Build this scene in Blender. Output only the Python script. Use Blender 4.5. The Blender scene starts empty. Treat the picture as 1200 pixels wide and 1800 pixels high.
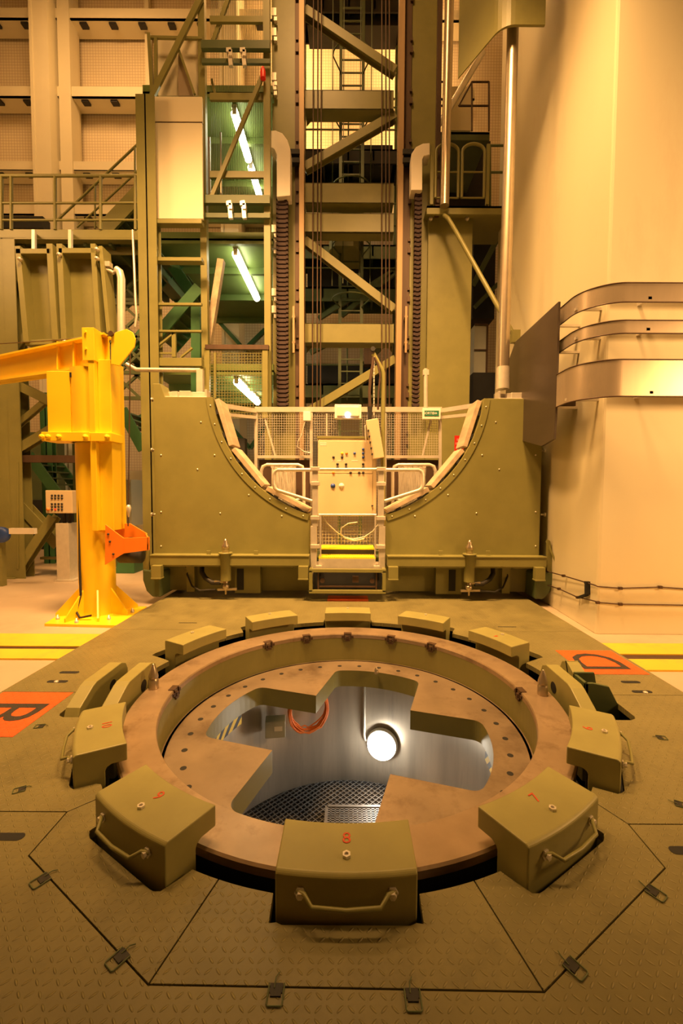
import bpy, math, random
from mathutils import Vector, Matrix
random.seed(7)
SC = bpy.context.scene
COL = SC.collection
R = math.radians
# ---------------------------------------------------------------- camera
EYE = Vector((0, 0, 1.6)); FPX = 750.0; CXP = 612.0
PITCH = math.atan(37 / 750.0); ROLL = R(0.3)
CM = Matrix.Rotation(math.pi / 2 - PITCH, 4, 'X') @ Matrix.Rotation(ROLL, 4, 'Z')
cam_data = bpy.data.cameras.new('camera'); cam = bpy.data.objects.new('camera', cam_data); COL.objects.link(cam)
cam.matrix_world = Matrix.Translation(EYE) @ CM
cam_data.sensor_fit = 'VERTICAL'; cam_data.sensor_height = 36; cam_data.sensor_width = 24
cam_data.lens = FPX / 1800 * 36; cam_data.shift_x = -12 / 1800; cam_data.clip_start = .05; cam_data.clip_end = 200
SC.camera = cam
# ---------------------------------------------------------------- colour management, world, lights
SC.view_settings.view_transform = 'Standard'; SC.view_settings.look = 'None'
SC.view_settings.exposure = -0.46; SC.view_settings.gamma = 1.0; SC.view_settings.use_curve_mapping = False
world = bpy.data.worlds.new('hall_air'); SC.world = world; world.use_nodes = True
world.node_tree.nodes['Background'].inputs[0].default_value = (1, .55, .2, 1)
world.node_tree.nodes['Background'].inputs[1].default_value = 0.07
WARM = (1.0, .515, .175)
def area(name, loc, target, size, power, col=WARM, sy=None, spread=None):
    ld = bpy.data.lights.new(name, 'AREA'); ld.energy = power; ld.color = col; ld.size = size
    if spread: ld.spread = R(spread)
    if sy: ld.shape = 'RECTANGLE'; ld.size_y = sy
    o = bpy.data.objects.new(name, ld); COL.objects.link(o); o.location = loc
    o.rotation_euler = (Vector(target) - Vector(loc)).to_track_quat('-Z', 'Y').to_euler()
    return o
area('hall_lamp_left', (-2.6, 3.6, 10.0), (-2.1, 7.3, 0.6), 1.4, 690, spread=84)
area('hall_lamp_right', (0.8, 3.6, 10.0), (0.8, 7.3, 0.6), 1.4, 590, spread=84)
area('mast_top_fill', (-1.0, 5.0, 13.8), (-0.4, 8.9, 7.5), 1.2, 165, spread=110)  # fill light added out of view to brighten the mast top
area('side_lamp_right', (6.6, 1.6, 3.4), (4.6, 5.2, 2.0), 1.2, 430)
area('side_lamp_left', (-8.0, 5.0, 7.5), (-5.0, 9.5, 4.6), 2.0, 300)
area('wall_lamp_left', (-6.5, 9.6, 14.5), (-6.5, 13.2, 8), 2.0, 360)
area('wall_fill_centre', (-0.2, 12.7, 16.9), (0.0, 13.4, 9), 1.2, 480)  # fill light added out of view to brighten the wall behind the mast
area('hidden_fill_left', (-1.85, 12.45, 13.0), (-1.0, 13.6, 13.0), .4, 260, sy=6)  # added strip light, hidden by the left mast column, brightens the wall
area('hidden_fill_right', (2.02, 12.45, 13.0), (1.6, 13.6, 13.0), .4, 260, sy=6)  # its twin behind the right column, likewise added to brighten the wall
# ---------------------------------------------------------------- pixel of the photograph -> point of the hall
def ray(px, py): return (CM.to_3x3() @ Vector(((px - CXP) / FPX, -(py - 900) / FPX, -1)))
def P(px, py, Y): d = ray(px, py); return EYE + d * (Y / d.y)
def G(px, py, z=0.0): d = ray(px, py); return EYE + d * ((z - EYE.z) / d.z)
def PXP(px, py, X): d = ray(px, py); return EYE + d * (X / d.x)
CEN = Vector((0, 3.30, 0))
def CYL(px, py, r=1.29):
    d = ray(px, py); o = EYE - CEN; a = d.x**2 + d.y**2; b = 2 * (o.x * d.x + o.y * d.y); c = o.x**2 + o.y**2 - r * r
    t = (-b + math.sqrt(b * b - 4 * a * c)) / (2 * a); return EYE + d * t
# ---------------------------------------------------------------- materials
MATS = {}
def mat(name, col, rough=.5, metal=0., var=.12, scale=6., bump=0., bscale=60., spec=None, emit=None, estr=0., stretch=None, dirt=None, dirts=2.):
    m = bpy.data.materials.new(name); m.use_nodes = True; nt = m.node_tree; N = nt.nodes; L = nt.links
    b = N['Principled BSDF']; b.inputs['Roughness'].default_value = rough; b.inputs['Metallic'].default_value = metal
    if spec is not None: b.inputs['Specular IOR Level'].default_value = spec
    tc = N.new('ShaderNodeTexCoord'); mp = N.new('ShaderNodeMapping'); L.new(tc.outputs['Object'], mp.inputs[0])
    if stretch: mp.inputs['Scale'].default_value = stretch
    n = N.new('ShaderNodeTexNoise'); n.inputs['Scale'].default_value = scale; n.inputs['Detail'].default_value = 5; L.new(mp.outputs[0], n.inputs['Vector'])
    r = N.new('ShaderNodeValToRGB'); L.new(n.outputs['Fac'], r.inputs[0])
    r.color_ramp.elements[0].position = .3; r.color_ramp.elements[1].position = .7
    r.color_ramp.elements[0].color = tuple(c * (1 - var) for c in col) + (1,); r.color_ramp.elements[1].color = tuple(min(1, c * (1 + var)) for c in col) + (1,)
    out = r.outputs[0]
    if dirt:
        n2 = N.new('ShaderNodeTexNoise'); n2.inputs['Scale'].default_value = dirts; n2.inputs['Detail'].default_value = 8; n2.inputs['Roughness'].default_value = .7; L.new(mp.outputs[0], n2.inputs['Vector'])
        r2 = N.new('ShaderNodeValToRGB'); r2.color_ramp.elements[0].position = .52; r2.color_ramp.elements[1].position = .72; L.new(n2.outputs['Fac'], r2.inputs[0])
        mx = N.new('ShaderNodeMix'); mx.data_type = 'RGBA'; L.new(r2.outputs[0], mx.inputs[0]); L.new(out, mx.inputs[6]); mx.inputs[7].default_value = tuple(dirt) + (1,); out = mx.outputs[2]
    L.new(out, b.inputs['Base Color'])
    if bump:
        n3 = N.new('ShaderNodeTexNoise'); n3.inputs['Scale'].default_value = bscale; L.new(mp.outputs[0], n3.inputs['Vector'])
        bp = N.new('ShaderNodeBump'); bp.inputs['Strength'].default_value = bump; bp.inputs['Distance'].default_value = .01; L.new(n3.outputs['Fac'], bp.inputs['Height']); L.new(bp.outputs[0], b.inputs['Normal'])
    if emit: b.inputs['Emission Color'].default_value = tuple(emit) + (1,); b.inputs['Emission Strength'].default_value = estr
    MATS[name] = m; return m
def math_node(nt, op, a, b=None, c=None):
    n = nt.nodes.new('ShaderNodeMath'); n.operation = op
    for i, v in enumerate((a, b, c)):
        if v is None: continue
        if isinstance(v, (int, float)): n.inputs[i].default_value = v
        else: nt.links.new(v, n.inputs[i])
    return n.outputs[0]
def tread(name, col, rough=.45, pitch=.034):
    m = mat(name, col, rough, .0, .14, 3., dirt=tuple(c * .62 for c in col), dirts=1.6); nt = m.node_tree; L = nt.links; b = nt.nodes['Principled BSDF']
    g = nt.nodes.new('ShaderNodeNewGeometry'); s = nt.nodes.new('ShaderNodeSeparateXYZ'); L.new(g.outputs['Position'], s.inputs[0])
    M = lambda op, a, bb=None, c=None: math_node(nt, op, a, bb, c)
    x = M('DIVIDE', s.outputs[0], pitch); y = M('DIVIDE', s.outputs[1], pitch)
    fx = M('SUBTRACT', M('FRACT', x), .5); fy = M('SUBTRACT', M('FRACT', y), .5)
    par = M('MULTIPLY', M('FRACT', M('MULTIPLY', M('ADD', M('FLOOR', x), M('FLOOR', y)), .5)), 2.0)
    sg = M('SUBTRACT', M('MULTIPLY', par, 2.), 1.)
    u = M('ADD', fx, M('MULTIPLY', sg, fy)); v = M('SUBTRACT', fx, M('MULTIPLY', sg, fy))
    e = M('ADD', M('POWER', M('DIVIDE', u, .60), 2.), M('POWER', M('DIVIDE', v, .17), 2.))
    h = M('MAXIMUM', M('SUBTRACT', 1., e), 0.)
    bp = nt.nodes.new('ShaderNodeBump'); bp.inputs['Strength'].default_value = .9; bp.inputs['Distance'].default_value = .004
    L.new(M('POWER', h, .6), bp.inputs['Height']); L.new(bp.outputs[0], b.inputs['Normal'])
    # raised lozenges are worn to a slightly lighter paint
    src = b.inputs['Base Color'].links[0].from_socket; mx = nt.nodes.new('ShaderNodeMix'); mx.data_type = 'RGBA'
    L.new(M('MULTIPLY', h, .45), mx.inputs[0]); L.new(src, mx.inputs[6]); mx.inputs[7].default_value = tuple(min(1, c * 1.7) for c in col) + (1,)
    L.new(mx.outputs[2], b.inputs['Base Color'])
    return m
def gridmat(name, col, line, pitch=.05, w=.12, rough=.6):
    m = mat(name, col, rough, 0, .05, 1.5); nt = m.node_tree; L = nt.links; b = nt.nodes['Principled BSDF']
    g = nt.nodes.new('ShaderNodeNewGeometry'); s = nt.nodes.new('ShaderNodeSeparateXYZ'); L.new(g.outputs['Position'], s.inputs[0])
    M = lambda op, a, bb=None: math_node(nt, op, a, bb)
    a = M('LESS_THAN', M('FRACT', M('DIVIDE', s.outputs[0], pitch)), w); c = M('LESS_THAN', M('FRACT', M('DIVIDE', s.outputs[2], pitch)), w)
    k = M('MAXIMUM', a, c); src = b.inputs['Base Color'].links[0].from_socket; mx = nt.nodes.new('ShaderNodeMix'); mx.data_type = 'RGBA'
    L.new(k, mx.inputs[0]); L.new(src, mx.inputs[6]); mx.inputs[7].default_value = tuple(line) + (1,); L.new(mx.outputs[2], b.inputs['Base Color'])
    return m
def stripes(name, ca, cb, pitch, ang=1.0):
    m = mat(name, ca, .5, 0, .1, 5); nt = m.node_tree; L = nt.links; b = nt.nodes['Principled BSDF']
    tc = nt.nodes.new('ShaderNodeTexCoord'); s = nt.nodes.new('ShaderNodeSeparateXYZ'); L.new(tc.outputs['UV'], s.inputs[0])
    M = lambda op, a, bb=None: math_node(nt, op, a, bb)
    k = M('GREATER_THAN', M('FRACT', M('DIVIDE', M('ADD', s.outputs[0], M('MULTIPLY', s.outputs[1], ang)), pitch)), .5)
    src = b.inputs['Base Color'].links[0].from_socket; mx = nt.nodes.new('ShaderNodeMix'); mx.data_type = 'RGBA'
    L.new(k, mx.inputs[0]); L.new(src, mx.inputs[6]); mx.inputs[7].default_value = tuple(cb) + (1,); L.new(mx.outputs[2], b.inputs['Base Color']); return m
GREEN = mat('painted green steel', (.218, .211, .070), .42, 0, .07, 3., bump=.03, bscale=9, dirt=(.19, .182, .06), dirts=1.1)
GREEN2 = mat('green block paint', (.29, .275, .10), .45, 0, .06, 7., bump=.05, bscale=14)
LAND = mat('landing underside paint', (.13, .19, .05), .5, 0, .1, 3.)
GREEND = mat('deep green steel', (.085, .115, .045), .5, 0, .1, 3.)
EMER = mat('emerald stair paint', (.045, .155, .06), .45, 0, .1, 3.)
DARK = mat('black steel and recess shade', (.012, .013, .014), .7, 0, .2, 4.)  # also imitates the shade of the unlit recess behind the mast
BROWN = mat('brown greased guide', (.085, .05, .032), .5, .3, .2, 8., stretch=(1, 1, .1))
RAIL = mat('machined rail steel', (.36, .25, .14), .5, .3, .08, 5., stretch=(6, 6, .2))
CREAM = mat('cream wall paint', (.80, .74, .56), .62, 0, .03, .6, bump=.02, bscale=5)
CREAMD = mat('cream beam paint', (.76, .70, .52), .6, 0, .04, .8)
CONC = mat('pale painted concrete', (.74, .69, .49), .6, 0, .05, .5, bump=.04, bscale=7, dirt=(.67, .57, .40), dirts=.45, stretch=(1, 1, .35))
FLOORM = mat('dusty concrete floor', (.52, .42, .31), .45, 0, .08, 1.2, bump=.03, bscale=8, dirt=(.43, .33, .24), dirts=.8)
MESHW = gridmat('wall mesh panel', (.78, .68, .50), (.58, .46, .32), .085, .16)
YEL = mat('crane yellow paint', (.95, .66, .02), .38, 0, .05, 2.)
YELF = mat('floor yellow paint', (.82, .52, .04), .5, 0, .08, 2.5, dirt=(.6, .42, .07), dirts=3)
ORA = mat('orange hoist paint', (.90, .25, .02), .4, 0, .05, 3.)
BRASS = mat('scuffed ring steel', (.41, .31, .21), .34, .5, .13, 5., bump=.05, bscale=30, dirt=(.22, .155, .10), dirts=3.2)
PLATE = mat('stained plate steel', (.30, .235, .165), .38, .45, .16, 3.6, bump=.05, bscale=30, dirt=(.165, .12, .08), dirts=2.4)
PITW = mat('brushed pit lining', (.60, .53, .43), .34, .5, .18, 5., stretch=(1.3, 1.3, .12), dirt=(.34, .30, .25), dirts=2.5)
GRATE = mat('dark grating steel', (.20, .20, .20), .45, .5, .1, 8.)
PITF = mat('pit floor steel', (.04, .04, .045), .5, .4, .15, 10.)
STEEL = mat('brushed steel', (.50, .43, .33), .33, .85, .06, 8.)
STEELW = mat('satin galvanised steel', (.70, .66, .58), .4, .5, .06, 12.)
CAB = mat('cabinet enamel', (.62, .50, .31), .42, 0, .02, 1.)
WHITEP = mat('white plastic', (.82, .78, .70), .45, 0, .02, 3.)
BLACK = mat('black rubber', (.018, .017, .016), .55, 0, .2, 20.)
RED = mat('red number paint', (.52, .07, .02), .6, 0, .2, 60.)
REDS = mat('red sign enamel', (.75, .03, .02), .4, 0, .03, 4.)
REDT = tread('red painted tread plate', (.78, .12, .02), .5)
BLACKT = tread('black painted tread letter', (.035, .03, .028), .6)
TREAD = tread('green tread plate', (.20, .180, .076), .40)
WOOD = mat('worn timber pad', (.50, .40, .28), .6, 0, .22, 9., stretch=(1, .2, 1), bump=.1, bscale=40)
CHAIN = mat('brown chain link', (.045, .024, .024), .75, .0, .2, 25.)
GALV = mat('galvanised duct', (.50, .42, .32), .34, .5, .14, 3., stretch=(1, 1, .3), dirt=(.33, .29, .25), dirts=1.5)
DPLATE = mat('dark rolled plate', (.13, .105, .085), .32, .6, .15, 2., stretch=(1, .3, 1))
ORC = mat('orange cable', (.85, .22, .04), .5, 0, .08, 20.)
HAZ = stripes('hazard stripes', (.95, .72, .04), (.03, .03, .03), .13)
TUBE = mat('lit tube', (.9, .9, .8), .4, emit=(1.0, .93, .62), estr=22)
BULB = mat('lit pit globe', (1, 1, 1), .4, emit=(1.0, .90, .74), estr=46)
EMG = mat('lit emergency lens', (.9, .9, .8), .4, emit=(.85, .85, 1.0), estr=12)
GLASSY = mat('lamp diffuser', (.85, .78, .62), .25, 0, .03, 4.)
YSTEP = mat('yellow step grating', (.90, .72, .03), .45, 0, .06, 30.)
BLUE = mat('blue plastic', (.03, .08, .35), .4, 0, .1, 5.)
TEAL = mat('pale grey-green enamel', (.44, .46, .40), .5, 0, .05, 2.)
SIGNG = mat('exit sign green', (.02, .16, .09), .5, 0, .05, 4.)
PINK = mat('amber button', (.8, .28, .05), .4, 0, .05, 4.)
# ---------------------------------------------------------------- mesh builder
ORG = {}
# groups of loose repeats: every piece becomes a part of its own
EACH = dict(gate_posts='gate_post', limit_bars='limit_bar', cable_clamps='cable_clamp', guide_clips='guide_clip', rivets='rivet', bolts='bolt', side_bolts='side_bolt', case_bolts='case_bolt', anchor_bolts='anchor_bolt',
            cable_clips='cable_clip', buffer_bracket='buffer_bracket', beam_clamps='beam_clamp', gusset_plates='gusset_plate', roller_brackets='roller_bracket', pad_clip='pad_clip', pendant_buttons='pendant_button', band_bracket='band_bracket', band_lip='band_lip',
            gate_stile='gate_stile', shaft_diagonal='shaft_diagonal', ledge_bracket='ledge_bracket', maker_label='maker_label', button_legend='button_legend', stiffener='stiffener', clamp='clamp', cable_glands='cable_gland', buffer_bar='buffer_bar', lattice_rails='lattice_rail',
            stiles='stile', cabinet_frame='cabinet_frame_bar', end_cap='end_cap', rungs='rung', column_strip='column_strip', hinge_arm='hinge_arm', plate_bracket='plate_bracket', jack_fitting='jack_fitting', stringer_pair='stringer')
class MB:
    def __init__(s): s.v = []; s.f = []; s.sm = []; s.uv = None
    def add(s, vs, fs, smooth=False):
        n = len(s.v); s.v += [Vector(v) for v in vs]; s.f += [tuple(i + n for i in f) for f in fs]; s.sm += [smooth] * len(fs); return s
    def box(s, c, d, rz=0, rx=0, ry=0):
        M = Matrix.Translation(Vector(c)) @ Matrix.Rotation(rz, 4, 'Z') @ Matrix.Rotation(ry, 4, 'Y') @ Matrix.Rotation(rx, 4, 'X')
        x, y, z = d[0] / 2, d[1] / 2, d[2] / 2
        vs = [M @ Vector(p) for p in ((-x, -y, -z), (x, -y, -z), (x, y, -z), (-x, y, -z), (-x, -y, z), (x, -y, z), (x, y, z), (-x, y, z))]
        return s.add(vs, [(0, 3, 2, 1), (4, 5, 6, 7), (0, 1, 5, 4), (1, 2, 6, 5), (2, 3, 7, 6), (3, 0, 4, 7)])
    def bb(s, a, b):
        a = Vector(a); b = Vector(b); return s.box((a + b) / 2, (abs(b.x - a.x), abs(b.y - a.y), abs(b.z - a.z)))
    def bar(s, p, q, w, h, up=(0, 0, 1)):
        p = Vector(p); q = Vector(q); d = (q - p).normalized(); u = Vector(up)
        if abs(d.dot(u)) > .98: u = Vector((0, 1, 0))
        a = d.cross(u).normalized() * w / 2; b = a.cross(d).normalized() * h / 2
        vs = [p - a - b, p + a - b, p + a + b, p - a + b, q - a - b, q + a - b, q + a + b, q - a + b]
        return s.add(vs, [(0, 3, 2, 1)[::-1], (4, 5, 6, 7)[::-1], (0, 1, 5, 4)[::-1], (1, 2, 6, 5)[::-1], (2, 3, 7, 6)[::-1], (3, 0, 4, 7)[::-1]])
    def ibeam(s, p, q, w, h, t=.012, up=(0, 0, 1)):
        p = Vector(p); q = Vector(q); d = (q - p).normalized(); u = Vector(up)
        if abs(d.dot(u)) > .98: u = Vector((0, 1, 0))
        a = d.cross(u).normalized(); b = a.cross(d).normalized()
        s.bar(p + b * (h - t) / 2, q + b * (h - t) / 2, w, t, up); s.bar(p - b * (h - t) / 2, q - b * (h - t) / 2, w, t, up); s.bar(p, q, t, h - 2 * t, up); return s
    def tube(s, pts, r, n=10, closed=False):
        pts = [Vector(p) for p in pts]; m = len(pts); vs = []; fs = []
        rr = r if isinstance(r, (list, tuple)) else [r] * m
        prev = None
        for i, p in enumerate(pts):
            if closed: d = (pts[(i + 1) % m] - pts[i - 1]).normalized()
            else: d = (pts[min(i + 1, m - 1)] - pts[max(i - 1, 0)]).normalized()
            if prev is None:
                u = Vector((0, 0, 1)) if abs(d.z) < .9 else Vector((0, 1, 0)); a = d.cross(u).normalized()
            else: a = (prev - d * prev.dot(d)).normalized()
            prev = a; b = d.cross(a)
            for k in range(n):
                t = 2 * math.pi * k / n; vs.append(p + (a * math.cos(t) + b * math.sin(t)) * rr[i])
        for i in range(m if closed else m - 1):
            j = (i + 1) % m
            for k in range(n): l = (k + 1) % n; fs.append((i * n + k, i * n + l, j * n + l, j * n + k))
        s.add(vs, fs, True)
        if not closed: s.add(vs[:n], [tuple(range(n))[::-1]]); s.add(vs[-n:], [tuple(range(n))])
        return s
    def lathe(s, c, prof, n=32, axis='z', smooth=True, cap=True):
        c = Vector(c); vs = []; fs = []
        for (r, z) in prof:
            for k in range(n):
                t = 2 * math.pi * k / n; a, b = r * math.cos(t), r * math.sin(t)
                vs.append(c + (Vector((a, b, z)) if axis == 'z' else Vector((a, z, b)) if axis == 'y' else Vector((z, a, b))))
        for i in range(len(prof) - 1):
            for k in range(n): l = (k + 1) % n; fs.append((i * n + k, i * n + l, (i + 1) * n + l, (i + 1) * n + k))
        s.add(vs, fs, smooth)
        if cap:
            if prof[0][0] > 1e-5: s.add(vs[:n], [tuple(range(n))[::-1]])
            if prof[-1][0] > 1e-5: s.add(vs[-n:], [tuple(range(n))])
        return s
    def prism(s, poly, off):
        """poly: 3-D points of a flat outline; off: extrusion vector"""
        n = len(poly); off = Vector(off); vs = [Vector(p) for p in poly] + [Vector(p) + off for p in poly]
        return s.add(vs, [tuple(range(n))[::-1], tuple(range(n, 2 * n))] + [(i, (i + 1) % n, (i + 1) % n + n, i + n) for i in range(n)])
    def grid(s, a, b, c, d, nx, ny, t=.004):
        """wire mesh over the quad a b c d"""
        a, b, c, d = map(Vector, (a, b, c, d)); nrm = (b - a).cross(d - a).normalized()
        for i in range(nx + 1): k = i / nx; s.bar(a.lerp(b, k), d.lerp(c, k), t, t, nrm)
        for i in range(ny + 1): k = i / ny; s.bar(a.lerp(d, k), b.lerp(c, k), t, t, nrm)
        return s
    def each(s, name, m, parent, bevel):
        key = {}; up = list(range(len(s.v)))
        def find(i):
            while up[i] != i: up[i] = up[up[i]]; i = up[i]
            return i
        for i, v in enumerate(s.v):
            k = (round(v.x, 5), round(v.y, 5), round(v.z, 5))
            if k in key: up[find(i)] = find(key[k])
            else: key[k] = i
        for f in s.f:
            for i in f[1:]: up[find(i)] = find(f[0])
        groups = {}
        for fi, f in enumerate(s.f): groups.setdefault(find(f[0]), []).append(fi)
        # pieces whose boxes touch belong together
        box = []
        for fl in groups.values():
            vs = [s.v[i] for fi in fl for i in s.f[fi]]; box.append([[min(v[a] for v in vs) for a in range(3)], [max(v[a] for v in vs) for a in range(3)], list(fl)])
        merged = True
        while merged:
            merged = False
            for i in range(len(box)):
                for j in range(i + 1, len(box)):
                    a, b = box[i], box[j]
                    if all(a[0][q] <= b[1][q] + 1e-4 and b[0][q] <= a[1][q] + 1e-4 for q in range(3)):
                        box[i] = [[min(a[0][q], b[0][q]) for q in range(3)], [max(a[1][q], b[1][q]) for q in range(3)], a[2] + b[2]]; del box[j]; merged = True; break
                if merged: break
        last = None
        for _, _, fl in box:
            sub = MB(); ix = {}
            for fi in fl:
                for i in s.f[fi]:
                    if i not in ix: ix[i] = len(sub.v); sub.v.append(s.v[i])
                sub.f.append(tuple(ix[i] for i in s.f[fi])); sub.sm.append(s.sm[fi])
            last = sub.build(name + ' ', m, parent, bevel); last.name = name
            ORG[last.name] = ORG[parent.name]
        return last
    def build(s, name, m, parent=None, bevel=0, label=None, cat=None, group=None, kind=None, fixn=True, origin=None):
        if parent is not None and name in EACH: return s.each(EACH[name], m, parent, bevel)
        me = bpy.data.meshes.new(name)
        if parent is not None: o0 = ORG[parent.name]
        elif origin is not None: o0 = Vector(origin)
        else:
            xs = [v.x for v in s.v]; ys = [v.y for v in s.v]; zs = [v.z for v in s.v]; o0 = Vector(((min(xs) + max(xs)) / 2, (min(ys) + max(ys)) / 2, min(zs)))
        me.from_pydata([tuple(v - o0) for v in s.v], [], s.f)
        me.polygons.foreach_set('use_smooth', s.sm)
        if fixn:
            import bmesh
            bm = bmesh.new(); bm.from_mesh(me); bmesh.ops.recalc_face_normals(bm, faces=bm.faces); bm.to_mesh(me); bm.free()
        me.materials.append(m); me.update()
        o = bpy.data.objects.new(name, me); COL.objects.link(o)
        if parent is not None: o.parent = parent
        else: o.location = o0
        ORG[o.name] = o0
        if bevel:
            bv = o.modifiers.new('edge', 'BEVEL'); bv.width = bevel; bv.segments = 2; bv.limit_method = 'ANGLE'; bv.angle_limit = R(40); bv.harden_normals = False
        if label: o['label'] = label
        if cat: o['category'] = cat
        if group: o['group'] = group
        if kind: o['kind'] = kind
        return o
def thing(name, loc, label, cat, group=None):
    o = bpy.data.objects.new(name, None); COL.objects.link(o); o.location = loc; o.empty_display_size = .1
    o['label'] = label; o['category'] = cat
    if group: o['group'] = group
    ORG[o.name] = Vector(loc); return o
def kids(o): return [c for c in bpy.data.objects if c.parent == o]
def dup(o, loc=None, rz=None, label=None, parent=None):
    c = o.copy(); COL.objects.link(c); ORG[c.name] = Vector(loc) if loc is not None else ORG[o.name]
    if parent is not None: c.parent = parent
    if loc is not None: c.location = loc
    if rz is not None: c.rotation_euler = (0, 0, rz)
    if label: c['label'] = label
    for k in kids(o): dup(k, parent=c)
    return c
def text(s, size, m, name, parent, M, depth=.001, font_x=1.0):
    """raised lettering; M maps its own XY plane into the world"""
    cu = bpy.data.curves.new('t', 'FONT'); cu.body = s; cu.size = size; cu.align_x = 'CENTER'; cu.align_y = 'CENTER'; cu.extrude = depth; cu.resolution_u = 3
    t = bpy.data.objects.new('t', cu); COL.objects.link(t); bpy.context.view_layer.update()
    me = bpy.data.meshes.new_from_object(t.evaluated_get(bpy.context.evaluated_depsgraph_get())); bpy.data.objects.remove(t)
    me.transform(M @ Matrix.Diagonal((font_x, 1, 1, 1))); me.transform(Matrix.Translation(-ORG[parent.name]))
    me.materials.clear(); me.materials.append(m)
    o = bpy.data.objects.new(name, me); COL.objects.link(o); o.parent = parent; ORG[o.name] = ORG[parent.name]; return o
FACE = Matrix.Rotation(math.pi / 2, 4, 'X')       # lettering upright, facing the viewer
def struct(mb, name, m, **k): return mb.build(name, m, kind='structure', **k)
# ================================================================ SETTING
XL, XR = -2.74, 2.70
m = MB()
m.bb((-11, -4, -.2), (XL - .01, 14, -.08)); m.bb((XR + .01, -4, -.2), (9, 14, -.08)); m.bb((XL - .01, 7.6, -.2), (XR + .01, 14, -.08)); m.bb((XL - .01, -4, -.2), (XR + .01, -1.6, -.08))
struct(m, 'floor', FLOORM)
# slab and posts added unseen above the viewpoint, only to shade the near plates
m = MB(); m.bb((-4.6, -3.9, 5.2), (4.6, 2.58, 5.32))
for x in (-4.4, -2.2, 0, 2.2, 4.4): m.bb((x - .06, -3.9, 4.95), (x + .06, 2.58, 5.2))
for x in (-4.5, 4.4): m.bb((x, -3.8, -.08), (x + .1, -3.7, 5.2))
struct(m, 'ceiling_shade_blocker', GREEND)
m = MB(); m.bb((-11, -4.2, -.1), (9, -4, 19)); struct(m, 'wall_front', FLOORM)
# sunken tray under the plates, with the round opening of the pit
m = MB(); n = 96; vs = []; fs = []
for k in range(n):
    t = 2 * math.pi * (k + .5) / n; c, s = math.cos(t), math.sin(t)
    vs.append((1.34 * c, 3.3 + 1.34 * s, -.5))
    kx = ((XR - .0) if c > 0 else -XL) / abs(c) if abs(c) > 1e-6 else 1e9; ky = (4.3 if s > 0 else 4.9) / abs(s) if abs(s) > 1e-6 else 1e9
    q = min(kx, ky); vs.append((q * c, 3.3 + q * s, -.5))
for k in range(n): l = (k + 1) % n; fs.append((2 * k, 2 * l, 2 * l + 1, 2 * k + 1))
m.add(vs, fs)
m.bb((XL - .01, -1.6, -.5), (XL, 7.6, -.045)); m.bb((XR, -1.6, -.5), (XR + .01, 7.6, -.045)); m.bb((XL, 7.59, -.5), (XR, 7.6, -.045)); m.bb((XL, -1.6, -.5), (XR, -1.59, -.045))
struct(m, 'trim_1', DARK, fixn=False)
# pit lining and its floor
m = MB(); vs = []; fs = []
for k in range(n):
    t = 2 * math.pi * k / n
    for z in (-.47, -1.62): vs.append((1.30 * math.cos(t), 3.3 + 1.30 * math.sin(t), z))
for k in range(n): l = (k + 1) % n; fs.append((2 * k, 2 * k + 1, 2 * l + 1, 2 * l))

m.add(vs, fs, True); struct(m, 'wall_pit', PITW, fixn=False)
m = MB(); m.lathe((0, 3.3, -1.66), [(1.31, 0), (1.31, .04)], 64, smooth=False); struct(m, 'floor_pit', PITF)
m = MB()
for i in range(-26, 27):
    a = i * .0475; w = math.sqrt(max(0, 1.28**2 - a * a))
    if w > .05: m.bar((-w * .707 + a * .707, 3.3 + w * .707 + a * .707, -1.61), (w * .707 + a * .707, 3.3 - w * .707 + a * .707, -1.61), .007, .012); m.bar((-w * .707 + a * .707, 3.3 - w * .707 - a * .707, -1.605), (w * .707 + a * .707, 3.3 + w * .707 - a * .707, -1.605), .007, .012)
m.build('floor_grating', GRATE, label='diamond pattern steel grating covering the bottom of the round pit', cat='grating')
m = MB(); a = G(576, 1418, -1.57); b = G(720, 1430, -1.57)
m.grid((-.2, 3.55, -1.56), (.5, 3.55, -1.56), (.5, 4.12, -1.56), (-.2, 4.12, -1.56), 16, 20, .014); m.bar((-.2, 3.55, -1.57), (-.2, 4.12, -1.57), .03, .05)
m.bar((-.2, 4.12, -1.57), (.5, 4.12, -1.57), .03, .05)
m.build('step_grating', GRATE, label='small square lattice step lying on the pit bottom grating', cat='grating')
# yellow painted rail covers left and right of the plates
def yb(x0, x1, y0, y1, nm): m = MB(); m.bb((x0, y0, -.08), (x1, y1, -.062)); struct(m, nm, YELF)
yl = lambda py: G(100, py, -.07).y
yr = lambda py: G(1150, py, -.07).y
yb(-10.9, XL - .02, yl(1137), yl(1115), 'trim_2'); yb(-10.9, XL - .02, yl(1159), yl(1142), 'trim_3')
yb(XR + .02, 8.9, yr(1151), yr(1132), 'trim_4'); yb(XR + .02, 8.9, yr(1179), yr(1160), 'trim_5')
m = MB(); m.bb((-10.9, yl(1142), -.08), (XL - .02, yl(1137), -.074)); m.bb((XR + .02, yr(1160), -.08), (8.9, yr(1151), -.074)); struct(m, 'trim_6', BROWN)
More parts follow.
